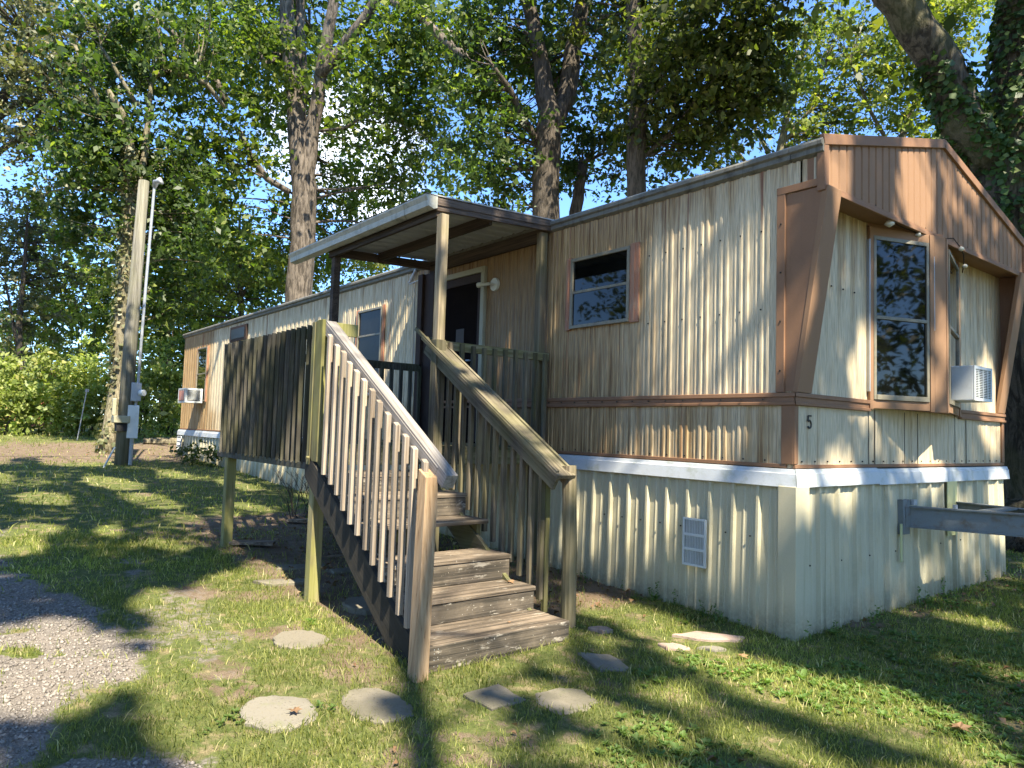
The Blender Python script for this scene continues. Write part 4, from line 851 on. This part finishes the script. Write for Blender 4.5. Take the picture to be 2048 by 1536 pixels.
mb=MB(); mb.box(-14.95,-14.62,-2.22,-1.90,1.46,1.62); mb.box(-14.85,-14.75,-2.24,-2.16,1.62,2.0); obj('junction_box',mb,M['creamtrim'],up_,.02)
mb=MB(); mb.box(-14.90,-14.66,-2.15,-1.95,1.28,1.458); obj('bracket',mb,M['dark'],up_)
mb=MB(); mb.tube([(-14.4,-2.40,.50),(-14.3,-2.22,.95)],.018,8); tag(obj('stake',mb,M['acwhite']),'short white pipe stake leaning in the grass before the pole','stake')
zb=float(G(-23,-1.6)); mb=MB(); mb.beam((-23.0,-1.72,zb-.1),(-22.9,-1.55,zb+1.6),.04,.02); mb.box(-22.93,-22.9,-1.6,-1.5,zb+1.5,zb+1.6)
tag(obj('fence_post',mb,M['galv']),'thin metal fence post standing in front of the sunlit hedge','fence post')
# service cable
mb=MB(); mb.tube([tuple(at(300,385,18.5)),tuple(at(235,345,22)),tuple(at(75,235,30)),tuple(at(-60,90,40))],.02,5); tag(obj('power_line',mb,M['dark']),'thin black power line running from the pole to the upper left','power line')

# ---------------- vegetation
def leafblob(blobs,size,seed,per=34,csig=.32,cut=None,up=0.5,mat=None,asp=.55,jn=.8):
    """blobs: (centre, radii, number of leaves). Leaves gather in sprays spread through the blob."""
    r=np.random.default_rng(seed); Cs=[];Ns=[]; spr=[]
    for (c,rad,n) in blobs:
        c=np.array(c,float); rad=np.array(rad,float)*np.ones(3); nc=max(3,int(n/per))
        d=r.normal(0,1,(nc,3)); d/=np.linalg.norm(d,axis=1)[:,None]; q=r.uniform(0,1,nc)**(1/2.2); cc=c+d*q[:,None]*rad
        spr.append(cc)
        k_=np.maximum(4,(per*r.uniform(.4,1.7,nc))).astype(int); idx=np.repeat(np.arange(nc),k_)
        sg=csig*r.uniform(.6,1.4,nc)[idx][:,None]; tw=r.integers(0,4,len(idx)); dirs=r.normal(0,1,(nc,4,3))*np.array([1,1,.35])+d[:,None,:]*.8; dirs/=np.linalg.norm(dirs,axis=2)[:,:,None]
        u_=r.uniform(-.35,1,len(idx))[:,None]; off=dirs[idx,tw]*u_*sg*2.5+r.normal(0,1,(len(idx),3))*sg*np.array([.32,.32,.2]); off[:,2]-=(u_[:,0]**2)*sg[:,0]*.5
        Cs.append(cc[idx]+off); nn=np.tile([0,0,up],(len(idx),1))+d[idx]*.35; Ns.append(nn)
    C_=np.concatenate(Cs); N_=np.concatenate(Ns)
    if cut is not None: kk=cut(C_,r); C_,N_=C_[kk],N_[kk]
    V_,F_=quadleaves(C_,N_,size*np.exp(r.normal(0,.28,len(C_))),asp,.12,seed+5,jn)
    return V_,F_,np.concatenate(spr)
def limbpath(a,b,n=5,bend=.08,r=random):
    a=np.array(a,float);b=np.array(b,float);L_=np.linalg.norm(b-a); P=[]
    off=np.array([r.uniform(-1,1),r.uniform(-1,1),r.uniform(-.3,1)])*L_*bend
    for i in range(n+1):
        t=i/n; P.append(tuple(a+(b-a)*t+off*math.sin(math.pi*t)+np.array([r.uniform(-1,1) for _ in range(3)])*L_*.012))
    return P
def tree(name,label,cat,limbs,blobs,leaf,barkm,size,seed,per=34,csig=.32,cut=None,twigs=0.35,group=None,jn=.8,asp=.55,ivy=None):
    rr=random.Random(seed); b0=limbs[0][0][0]; t=thing(name,label,cat,(b0[0],b0[1],b0[2]),group)
    mb=MB(); nodes=[]
    for path,rad in limbs:
        P=[Vector(p) for p in path]; 
        # refine path
        Q=[];RR=[]
        for i in range(len(P)-1):
            for s in range(3):
                u=s/3; Q.append(P[i].lerp(P[i+1],u)+Vector([rr.uniform(-1,1) for _ in range(3)])*rad[i]*.12); RR.append(rad[i]+(rad[i+1]-rad[i])*u)
        Q.append(P[-1]); RR.append(rad[-1]); mb.tube(Q,RR,14 if rad[0]>.2 else 8,jit=.05 if rad[0]>.1 else 0)
        nodes+=[(q,r_) for q,r_ in zip(Q,RR)]
    if cut is None: blobs=[(c_,r_,int(n_*1.15)) for c_,r_,n_ in blobs]; size=size*1.12; per=int(per*1.35)
    V_,F_,spr=leafblob(blobs,size,seed,per,csig,cut,asp=asp,jn=jn)
    if twigs>0:
        NP=np.array([tuple(q) for q,_ in nodes]); NRd=np.array([r_ for _,r_ in nodes])
        for s in spr:
            if rr.random()>twigs: continue
            if cut is not None and not cut(s[None],np.random.default_rng(1))[0]: continue
            dd=np.linalg.norm(NP-s,axis=1)+ (NP[:,2]>s[2])*1.0; j=int(np.argmin(dd)); L_=dd[j]
            if L_>6: continue
            r0=min(NRd[j]*.5,.012+.011*L_); mb.tube(limbpath(NP[j],s,4,.10,rr),[r0,r0*.8,r0*.6,r0*.4,.006],4,cap=False)
    obj('trunk',mb,M[barkm],t,smooth=True)
    nobj('crown',V_,F_,M[leaf],t)
    if ivy is not None: nobj('ivy',ivy[0],ivy[1],M[ivy[2] if len(ivy)>2 else 'lf_ivy'],t)
    return t
def B(px,py,d,rpx,n,flat=.8,dz=1.0):
    r=rpx*d/FPX; return (at(px,py,d),(r,r*dz,r*flat),n)
def gnd(px,py_unused,d):
    p=at(px,py_unused,d); return (p[0],p[1],float(G(p[0],p[1]))-.3)
T_=lambda *a:tuple(at(*a))
def ivyon(limbs,n,seed,zlo,size):
    r=np.random.default_rng(seed); Cs=[];Ns=[]
    for path,rad,dens in limbs:
        P=np.array(path); 
        m_=int(n*dens); s=r.uniform(0,len(P)-1.001,m_); i=s.astype(int); u=(s-i)[:,None]; c=P[i]*(1-u)+P[i+1]*u; rr_=np.array(rad)[i]*(1-u[:,0])+np.array(rad)[i+1]*u[:,0]
        a=r.uniform(0,2*np.pi,m_); o=np.stack([np.cos(a),np.sin(a),0*a],-1); cl=fbm(a*1.6+3,c[:,2]*1.1,seed); ok=(cl>.42)&(c[:,2]>zlo+ (cl-.4)*-3)
        C_=c+o*(rr_+r.uniform(.0,.16,m_)*np.clip((cl-.3)*3,0,1.4))[:,None]; Cs.append(C_[ok]); Ns.append(o[ok]+np.array([0,0,.5]))
    C_=np.concatenate(Cs);N_=np.concatenate(Ns); return quadleaves(C_,N_,np.full(len(C_),size),.85,.10,seed,.45)
# big forked tree beyond the far end of the home
d=24
tree('tree','tall pale barked tree forking into four stems behind the far half of the roof','tree',
 [([gnd(590,900,d),T_(598,620,d),T_(606,480,d),T_(607,380,d),T_(592,200,d),T_(577,60,d),T_(565,-120,d)],[.50,.44,.41,.40,.30,.24,.18]),
  ([T_(600,270,d),T_(604,150,d+.2),T_(600,30,d+.4),T_(598,-90,d+.5)],[.2,.17,.15,.12]),
  ([T_(612,400,d),T_(626,250,d),T_(645,130,d-.3),T_(665,20,d-.6),T_(675,-90,d-.8)],[.24,.24,.20,.17,.14]),
  ([T_(640,150,d-.3),T_(690,90,d-.6),T_(735,30,d-1),T_(775,-40,d-1.3)],[.19,.19,.17,.15]),
  ([T_(580,385,d),T_(535,358,d-.4),T_(500,310,d-.7),T_(480,262,d-1)],[.10,.10,.09,.06]),
  ([T_(560,110,d),T_(528,130,d-.5),T_(522,110,d-.7)],[.08,.08,.05]),
  ([T_(640,262,d),T_(690,255,d-.5),T_(740,225,d-1)],[.05,.045,.03]),
  ([T_(780,0,d-1),T_(830,25,d-2),T_(890,80,d-3),T_(960,135,d-4),T_(1010,170,d-4.5)],[.14,.13,.12,.10,.07]),
  ([T_(455,205,d-1),T_(430,160,d-1),T_(390,110,d-1.4),T_(350,70,d-1.6),T_(300,30,d-2)],[.12,.12,.11,.09,.06])],
 [B(470,120,d-.5,150,4700),B(650,60,d+3.6,170,3600),B(790,180,d,130,3300),B(850,60,d-1,140,3800),B(430,300,d-1,110,2400),B(520,40,d+3.8,170,3200),B(710,330,d+3,130,2300),B(860,300,d+1,130,2500),B(600,200,d+4.2,170,2300),B(500,-180,d,220,4500),B(720,-200,d,220,4500),B(500,460,d+1,110,1900),B(760,420,d+3,110,1500),B(660,480,d+4,90,900)],
 'lf_big','bark_big',.17,101,30,.40,twigs=.13)
# tree with long leaning limb at left centre
d=22
tree('tree','vine wrapped pale trunk rising directly behind the utility pole','tree',
 [([(-18.0,-1.75,.4),T_(236,760,19.5),T_(246,600,19.5),T_(261,420,19.5),T_(260,300,19.5),T_(250,240,19.3),T_(215,180,19)],[.22,.18,.16,.15,.13,.11,.07]),
  ([T_(268,430,19.5),T_(290,300,19.8),T_(305,140,20)],[.10,.09,.05]),
  ([T_(258,260,19.5),T_(200,210,19),T_(150,90,18.5)],[.07,.06,.04]),
  ([T_(275,210,19.5),T_(200,90,19.2)],[.06,.04]),
  ([T_(265,180,20),T_(330,140,20.5),T_(410,165,21),T_(450,215,21.5)],[.06,.07,.08,.05])],
 [B(300,330,20,95,2300),B(340,470,20.5,100,2400),B(200,250,19.5,120,1900),B(250,120,20,130,2500),B(330,60,20.5,130,2400),B(320,600,21,70,1100),B(140,430,21,70,900),B(205,330,20,80,1000)],
 'lf_dark','bark_vine',.15,102,30,.32,twigs=.3,ivy=ivyon([([(-18.0,-1.75,.4),T_(236,760,19.5),T_(246,600,19.5),T_(261,420,19.5),T_(260,300,19.5)],[.22,.18,.16,.15,.13],1.0)],2600,207,.3,.12)+('lf_left',))
# left dusty trees
d=24
tree('tree','dusty olive tree with sunlit crown in the upper left corner','tree',
 [([gnd(-60,900,25),T_(-60,500,25),T_(-20,250,24.5),T_(60,80,24)],[.25,.22,.17,.10]),([T_(-40,330,25),T_(60,260,24),T_(140,230,23.5)],[.12,.08,.04]),([T_(-20,250,24.5),T_(100,160,24),T_(170,60,24)],[.10,.07,.03])],
 [B(60,80,24,160,4200),B(160,160,23.5,120,2700),B(30,200,24,120,2600),B(120,290,24,110,1900),B(240,80,24.5,100,1500),B(20,-40,23,160,2200)],
 'lf_left','bark_dark',.14,103,28,.33,twigs=.4)
d=30
tree('tree','slim hazy tree standing at the left edge above the hedge','tree',
 [([gnd(42,900,26),T_(42,800,26),T_(38,650,26),T_(50,520,26),T_(55,420,26)],[.13,.12,.10,.07,.03]),([T_(36,700,26),T_(10,560,26)],[.06,.03])],
 [B(60,440,27,80,1500),B(30,560,27,90,1600),B(110,520,28,80,1100),B(50,650,27,80,1000),B(-20,480,27,90,1000)],
 'lf_left','bark_dark',.14,104,28,.35,twigs=.4)
tree('tree','dark dense tree filling the gap between the hedge and the far end of the roof','tree',
 [([gnd(330,900,33),T_(330,650,33),T_(340,480,33),T_(350,350,33)],[.28,.25,.18,.10]),([T_(335,600,33),T_(250,520,32)],[.12,.05]),([T_(335,560,33),T_(450,470,33)],[.12,.05])],
 [B(200,590,33,110,2600),B(330,560,33,120,3200),B(460,540,33,110,2600),B(150,440,34,90,1500),B(300,430,34,100,1700),B(420,420,34,90,1300),B(540,560,34,70,1000),B(90,620,34,80,1000),B(350,660,32,80,1500)],
 'lf_dark','bark_dark',.22,105,28,.5,twigs=.3)
# pale foliage behind roof
tree('tree','light green tree showing low behind the roof line beyond the canopy','tree',
 [([gnd(480,900,29),T_(483,640,29),T_(478,500,29),T_(480,430,29)],[.12,.11,.08,.04]),([T_(483,600,29),T_(520,500,29)],[.05,.03])],
 [B(470,560,29,110,2200),B(560,520,30,70,900),B(680,540,31,90,1500),B(760,500,32,70,800),B(400,620,30,60,900)],
 'lf_light','bark_dark',.16,106,28,.4,twigs=.3)
# centre trees behind the home
d=17.5
tree('tree','dark twin stemmed tree standing behind the roof right of the canopy','tree',
 [([gnd(1095,900,d),T_(1095,600,d),T_(1093,420,d),T_(1095,300,d),T_(1098,230,d),T_(1080,120,d),T_(1055,0,d),T_(1040,-90,d)],[.36,.34,.33,.32,.27,.19,.16,.13]),
  ([T_(1100,260,d),T_(1130,200,d+.2),T_(1145,100,d+.4),T_(1170,0,d+.5),T_(1175,-90,d+.6)],[.23,.24,.21,.19,.17]),
  ([T_(1078,290,d),T_(1045,235,d-.3),T_(1020,180,d-.6),T_(985,130,d-1)],[.10,.08,.07,.04]),
  ([T_(1145,470,d+1),T_(1155,400,d+1),T_(1165,330,d+1)],[.17,.16,.12])],
 [B(1000,80,d+.5,110,2500),B(1080,180,d+2.6,120,2400),B(985,290,d,100,1900),B(1010,390,d+.5,70,900),B(1180,80,d+2,120,2200),B(1170,330,d+1.8,80,1200),B(1000,-150,d,180,3800),B(1150,-150,d,180,3800),B(960,200,d,60,800),B(1210,250,d+1,80,1200)],
 'lf_dark','bark_dark',.13,107,30,.27,twigs=.35)
d=16
tree('tree','straight dark trunked tree behind the roof above the square side window','tree',
 [([gnd(1280,900,d),T_(1275,600,d),T_(1272,380,d),T_(1275,200,d),T_(1270,80,d),T_(1262,-80,d)],[.24,.23,.215,.20,.17,.14]),([T_(1272,330,d),T_(1335,270,d),T_(1380,220,d)],[.05,.04,.02]),([T_(1273,200,d),T_(1350,120,d-.5)],[.07,.03])],
 [B(1270,60,d+.8,140,3000),B(1390,90,d-1.5,140,3100),B(1330,200,d,110,2100),B(1440,200,d-.5,100,1900),B(1290,310,d+1.6,90,1000),B(1400,300,d+1,75,900),B(1300,-160,d,180,3500),B(1470,-140,d,180,3500),B(1470,40,d-2,120,2300),B(1500,160,d-1,90,1500)],
 'lf_olive','bark_dark',.125,108,30,.25,twigs=.35)
# light trees at right background
tree('tree','thin stemmed yellow green tree behind the right half of the roof','tree',
 [([gnd(1560,900,22),T_(1560,500,22),T_(1555,330,22),T_(1575,220,22),T_(1600,120,22)],[.16,.14,.12,.09,.04]),([T_(1556,300,22),T_(1620,220,22),T_(1650,130,22)],[.06,.05,.03]),([T_(1556,340,22),T_(1500,240,22),T_(1490,120,22)],[.07,.05,.03]),([T_(1550,400,22),T_(1440,260,22),T_(1430,140,22)],[.06,.05,.03])],
 [B(1560,120,22,120,2300),B(1650,60,22,110,1900),B(1480,230,22,90,1400),B(1600,230,22,80,1000),B(1700,220,22.5,90,1300),B(1640,300,23,60,500)],
 'lf_light','bark_vine',.13,109,26,.3,twigs=.7)
tree('tree','bright leafed tree behind the ridge of the gabled end','tree',
 [([gnd(1790,900,21),T_(1790,500,21),T_(1795,300,21),T_(1830,200,21),T_(1880,90,21)],[.15,.13,.11,.07,.03]),([T_(1795,320,21),T_(1740,220,21),T_(1700,120,21)],[.06,.05,.03])],
 [B(1860,80,21,110,2000),B(1780,160,21,90,1300),B(1830,240,21,70,900),B(1760,40,22,110,1400),B(1900,10,21,90,1200)],
 'lf_light','bark_vine',.13,110,26,.3,twigs=.7)
# ivy tree at right
d=10.6
LM=[([gnd(2110,1100,10.2),T_(2105,1000,d),T_(2075,760,d),T_(2050,500,d),T_(2030,330,d),T_(2040,180,d),T_(2050,0,d),T_(2055,-150,d)],[.80,.66,.58,.54,.52,.36,.31,.27]),
    ([T_(1985,330,d),T_(1925,240,d-.1),T_(1880,130,d-.2),T_(1820,30,d-.3),T_(1765,-40,d-.3),T_(1700,-120,d-.3)],[.30,.29,.27,.25,.23,.20])]
IV=ivyon([(LM[0][0],LM[0][1],1.0),(LM[1][0][:3],LM[1][1][:3],.20)],9500,201,3.7,.105)
tree('tree','huge ivy clad tree with a thick limb leaning left beside the gabled end','tree',LM,
 [((.5,6,11.5),(4.5,4.5,2.2),7000),((-2.5,7.5,12),(3.5,3.5,2.),5000)],'lf_olive','bark_ivy',.16,111,30,.4,twigs=.2,ivy=IV)
# distant wood behind everything
r=np.random.default_rng(301); bl=[]
for i in range(150):
    a=R(118+ i*2.05) if i<46 else R(212+(i-46)*2.6); dd=r.uniform(42,55) if i<46 else r.uniform(22,34); c=(CP[0]+dd*math.cos(a),CP[1]+dd*math.sin(a)); h=r.uniform(3,7.5) if i<46 else r.uniform(9,15)
    bl.append(((c[0],c[1],1+h*.5),(3.2,3.2,h*.62),700 if i<46 else 900))
V_,F_,_=leafblob(bl,.34,301,24,.7); wd_=nobj('distant_wood',V_,F_,M['lf_olive']); tag(wd_,'far wood closing the view behind the hedge and the home','wood',kind='stuff')
# hedge shrubs at left
HS=[(20,830,24.5,60,'round sunlit shrub at the far left end of the hedge'),(110,815,25,66,'sunlit shrub in the hedge behind the thin metal fence post'),(190,800,25.5,66,'bright shrub in the hedge just left of the vine wrapped trunk'),(290,790,26,70,'tall bright shrub in the hedge right of the utility pole'),(345,780,27,70,'shaded edged shrub in the hedge touching the end of the home'),
    (60,720,29,75,'higher shrub behind the left end of the hedge'),(170,705,29.5,75,'yellow green shrub rising behind the middle of the hedge'),(260,720,30,70,'pale shrub rising between the hedge and the pole'),(-50,800,25,75,'shrub cut by the left edge of the picture'),(350,690,31,60,'loose shrub rising above the hedge beside the roof end')]
for i,(px,py,dd,rp_,lab) in enumerate(HS):
    c=at(px,py,dd); g0=float(G(c[0],c[1])); rw=rp_*dd/FPX; hz=max(1.15,(c[2]-g0)*1.25)
    limbs=[([(c[0]+random.uniform(-.2,.2),c[1]+random.uniform(-.2,.2),g0-.1),(c[0]+random.uniform(-.6,.6),c[1]+random.uniform(-.5,.5),g0+hz*1.1)],[.03,.012]) for _ in range(4)]
    bb=[((c[0]+random.uniform(-.4,.4)*rw,c[1]+random.uniform(-.5,.5)*rw,g0+hz*q),(rw,rw,hz*.5),n_) for q,n_ in ((.45,1000),(.95,950),(1.4,800),(1.8,350))]
    tree('shrub',lab,'shrub',limbs,bb,'lf_hedge' if i not in (4,) else 'lf_big','bark_dark',.13,400+i,26,.24,twigs=.15,group='shrubs of the sunlit hedge')
# brick building behind hedge
c=at(45,770,36); bh=thing('brick_building','red brick building glimpsed through the trees at the left edge','building',(c[0],c[1],float(G(c[0],c[1]))))
z0=float(G(c[0],c[1])); mb=MB(); mb.box(c[0]-6,c[0],c[1]-6,c[1]+1.6,z0,z0+2.9); obj('wall',mb,M['brickred'],bh)
mb=MB(); mb.prism([(c[1]-6.4,z0+2.9),(c[1]+2.0,z0+2.9),(c[1]-2.2,z0+4.6)],0,c[0]-6.4,c[0]+.4); obj('roof',mb,M['eave'],bh)
for yy in (c[1]-1.2,c[1]-3.6):
    mb=MB(); mb.box(c[0]-.01,c[0]+.03,yy,yy+.9,z0+1.1,z0+2.1); obj('window',mb,M['glass'],bh)
# bare shrub under the deck edge
c=(-6.86,-1.2); g0=float(G(*c)); bs=thing('bare_shrub','leafless twiggy shrub against the skirting seen under the deck','shrub',(c[0],c[1],g0))
mb=MB(); rr=random.Random(5)
def twig(p,dv,L_,r0,dep):
    q=p+dv*L_; mid=p+dv*L_*.5+Vector((rr.uniform(-1,1),rr.uniform(-1,1),rr.uniform(-1,1)))*L_*.07; mb.tube([p,mid,q],[r0,r0*.8,r0*.6],4,cap=False)
    if dep>0:
        for _ in range(rr.choice((2,3))):
            nd=(dv+Vector((rr.uniform(-1,1),rr.uniform(-1,1),rr.uniform(-.3,.6)))*.65).normalized(); twig(p+dv*L_*rr.uniform(.5,1),nd,L_*.66,r0*.6,dep-1)
for i in range(8): twig(Vector((c[0]+rr.uniform(-.15,.15),c[1]+rr.uniform(-.15,.15),g0-.02)),Vector((rr.uniform(-.5,.5),rr.uniform(-.5,.5),1)).normalized(),rr.uniform(.28,.42),.008,3)
obj('twigs',mb,M['bark_dark'],bs)
c=(-14.7,-.5); V_,F_,_=leafblob([((c[0],c[1],.8),(.35,.3,.35),420),((c[0]+.5,c[1]+.2,.7),(.3,.2,.25),200)],.09,501,20,.12); o_=nobj('weed_clump',V_,F_,M['lf_dark']); tag(o_,'dark clump of weeds at the foot of the skirting near the far window','weeds',kind='stuff')
# taller sprigs along the skirting
def sprigs(seed):
    r=np.random.default_rng(seed); C_=[]
    for i in range(34):
        if r.uniform()<.5: x,y=r.uniform(-3,0),-r.uniform(.08,.2)
        else: x,y=r.uniform(.07,.22),r.uniform(0,4.4)
        h=r.uniform(.05,.2); z=float(G(x,y)); m_=int(h*120)
        for j in range(m_): C_.append((x+r.normal(0,.012),y+r.normal(0,.012),z+h*j/m_))
    return quadleaves(np.array(C_),np.tile([0,0,.4],(len(C_),1)),np.full(len(C_),.03),.5,.1,seed,1.0)
V_,F_=sprigs(66); tag(nobj('sprigs',V_,F_,M['weed']),'small weeds sprouting along the foot of the skirting','weeds',kind='stuff')

# ---------------- unseen trees added behind the viewpoint; crowns shaped to throw the dappled shade
# ground ellipses where leaves are cut away to let sun patches through (x,y,rx,ry,angle)
OPEN=[(-1.9,-3.5,1.8,.72,-.15),(-1.05,-4.0,.75,.4,0),(.1,-3.6,.5,.3,.2),(-.35,-2.95,.4,.2,0),(-2.3,-4.65,1.0,.45,0),(-3.2,-3.0,.9,.6,0),(-3.3,-3.75,.5,.25,0),(-1.5,-2.2,1.0,.7,0),(-2.4,-2.1,1.0,.55,0),(-3.6,-2.5,1.0,.45,.0),(-1.3,-2.78,.75,.35,0),(-.9,-2.85,.45,.3,0),(-2.0,-2.6,.9,.4,0),(-.3,-3.65,.45,.18,0),
      (-1.3,-.65,.55,.28,0),(-.6,-.72,.5,.26,0),(0.0,-.95,.45,.28,0),(.5,-.95,.6,.36,.2),(1.05,-.85,.6,.40,.2),(1.65,-.75,.6,.4,.1),
      (-3.0,-1.2,.8,.16,.2),(-4.2,-1.05,.6,.14,.1),(-5.6,-.95,.8,.08,0),(-2.1,-1.15,.25,.14,0),
      (-1.0,.12,.14,.08,0),(-2.1,.10,.95,.09,0),(-.85,.10,.22,.08,0),(-1.75,.3,.30,.14,0),(-2.6,.42,.5,.09,0),(-2.2,.22,.2,.08,0),(-3.3,.55,.3,.08,0),(-.75,.32,.15,.12,0),(-1.3,4.45,.35,.35,0),(-.5,4.4,.3,.3,0),(-2.3,.85,.3,.22,0),(-1.4,1.5,.25,.3,0),(-2.4,2.3,.3,.35,0),(-.8,.9,.15,.3,0),(-2.8,3.6,.3,.3,0),(-.9,2.7,.2,.3,0),(-3.2,1.5,.3,.2,0),
      (-6.2,.3,.5,.10,0),(-7.6,.35,.7,.10,0),(-8.5,-.2,.9,.16,0),(-8.0,-1.5,.6,.18,.1),(-7.4,-2.6,.55,.2,.1),(-9.2,-2.6,1.0,.32,.1),(-6.4,-4.6,.8,.3,0),(-10.7,-.8,.9,.22,0),(-11.6,-2.7,1.2,.36,.1),(-9.9,-3.9,.8,.3,.1),(-7.2,-4.3,.45,.22,0),(-6.8,-3.6,.35,.15,0),(-12.9,-1.4,.8,.25,0),(-13,-4.4,1.,.3,0),(-5.6,-3.2,.4,.12,.2),(-16,-2.6,1.3,.8,0),(-16.8,-4.6,1.5,.8,0),(-9.6,.5,.7,.2,0),(-12.5,.5,.8,.2,0),(-15.8,.3,.9,.3,0),
      (2.3,-.6,.5,.3,.3),(.45,-2.2,.25,.12,.2),(-.35,-4.15,.35,.14,0),(1.0,-1.8,.35,.15,.2),(1.7,-1.5,.3,.15,0),(.2,-1.7,.2,.1,0),(1.2,.6,.4,.12,.2),(.6,1.9,.3,.14,0),(.1,-3.45,.7,.32,0),(.75,-2.6,.4,.16,.3),(-.1,-2.3,.35,.1,.3)]
OPEN=np.array(OPEN)
def cutshade(C_,r):
    t=(C_[:,2]-G(C_[:,0],C_[:,1]))/SUN[2]; gx_=C_[:,0]-SUN[0]*t; gy_=C_[:,1]-SUN[1]*t
    t=(C_[:,2]-G(gx_,gy_))/SUN[2]; gx_=C_[:,0]-SUN[0]*t; gy_=C_[:,1]-SUN[1]*t
    keep=np.ones(len(C_),bool)
    jx=(fbm(gx_*2.2,gy_*2.2,77)-.5)*.5
    for x,y,rx,ry,a in OPEN:
        u=(gx_-x)*math.cos(a)+(gy_-y)*math.sin(a); v=-(gx_-x)*math.sin(a)+(gy_-y)*math.cos(a)
        q=np.sqrt((u/(rx+.05))**2+(v/(ry+.05))**2)+jx; keep&=~(q<1.0+r.uniform(-.06,.06,len(C_)))
    keep&=~(gx_<-17.2)
    # stay out of the camera's view
    q=(C_-CP)@CR; inview=(q[:,2]>0.3)&(np.abs(q[:,0])<q[:,2]*.76)&(np.abs(q[:,1])<q[:,2]*.60)
    return keep&~inview
def shade_blobs(x0,x1,y0,y1,step,zlo,zhi,n,seed,rad=1.5):
    r=np.random.default_rng(seed); out_=[]
    for gx_ in np.arange(x0,x1,step):
        for gy_ in np.arange(y0,y1,step):
            h=r.uniform(zlo,zhi); a=gx_+r.uniform(-.5,.5)*step; b=gy_+r.uniform(-.5,.5)*step
            t=h/SUN[2]; out_.append(((a+SUN[0]*t,b+SUN[1]*t,h),(rad,rad,.7),n))
    return out_
tree('tree','unseen leafy tree added behind the viewpoint to shade the stair and the front lawn','tree',
 [([(12.5,-8.5,-.5),(12.3,-8.3,6),(12.0,-7.5,11)],[.4,.34,.24]),([(12.2,-8,9),(9,-5.5,13),(6.5,-4,14.5)],[.15,.1,.05]),([(12.1,-8,10),(12,-4,13.5),(10.5,-1.0,15)],[.15,.1,.05]),([(12.2,-8,9.5),(9.5,-8.5,13),(7,-8,14.5)],[.14,.09,.04])],
 shade_blobs(-4.6,3.6,-6.2,1.8,1.5,12.5,16,1050,601),'lf_big','bark_big',.20,602,40,.42,cut=cutshade,twigs=.15)
tree('tree','unseen spreading tree added right of the viewpoint to shade the gabled end','tree',
 [([(15.5,2.5,-.4),(15.2,2.6,6),(14.5,2.8,11)],[.45,.36,.25]),([(15,2.7,9),(11.5,3,13),(8.5,3.5,15)],[.15,.1,.05]),([(14.8,2.7,10),(13.5,.5,14),(11.5,-.5,15.5)],[.13,.09,.04])],
 shade_blobs(-4.8,4.5,1.8,7.6,1.5,13,17,720,611),'lf_big','bark_big',.20,612,40,.42,cut=cutshade,twigs=.15)
tree('tree','unseen tall tree added left of the viewpoint to shade the lawn along the deck','tree',
 [([(-7,-12.5,-.1),(-6.8,-12.2,4),(-6.3,-11.5,9)],[.35,.3,.2]),([(-6.6,-12,7),(-4,-8,10.5),(-1,-5,11)],[.15,.1,.05]),([(-6.6,-12,7.5),(-7,-8,11.5),(-6,-4.5,12)],[.15,.1,.05]),([(-6.4,-11.7,8),(-10,-9,12),(-9,-5,12.5)],[.13,.08,.04])],
 shade_blobs(-17,-4.6,-6.5,2.0,1.7,9.5,12.5,950,621,1.7),'lf_big','bark_big',.21,622,40,.45,cut=cutshade,twigs=.15)

bpy.context.view_layer.update()
SPL={'rafter','rim_joist','front_belt_rail','bare_seam','patch_plate','panel_seam','screw','nail','lag_bolt','bolt','sticker','joists','tread_bracket','wall_post','roof_flake','corner_trim','beam','end_board','joist_cleat','gate_stub','base_trim','back_wall','rear_skirting','wing_trim','cable_bracket_'}
for o in list(sc.objects):
    if o.type=='MESH' and o.parent and o.name.split('.')[0] in SPL: islands(o)
for o in sc.objects:
    if o.name.split('.')[0]=='joists': o.name='joist'
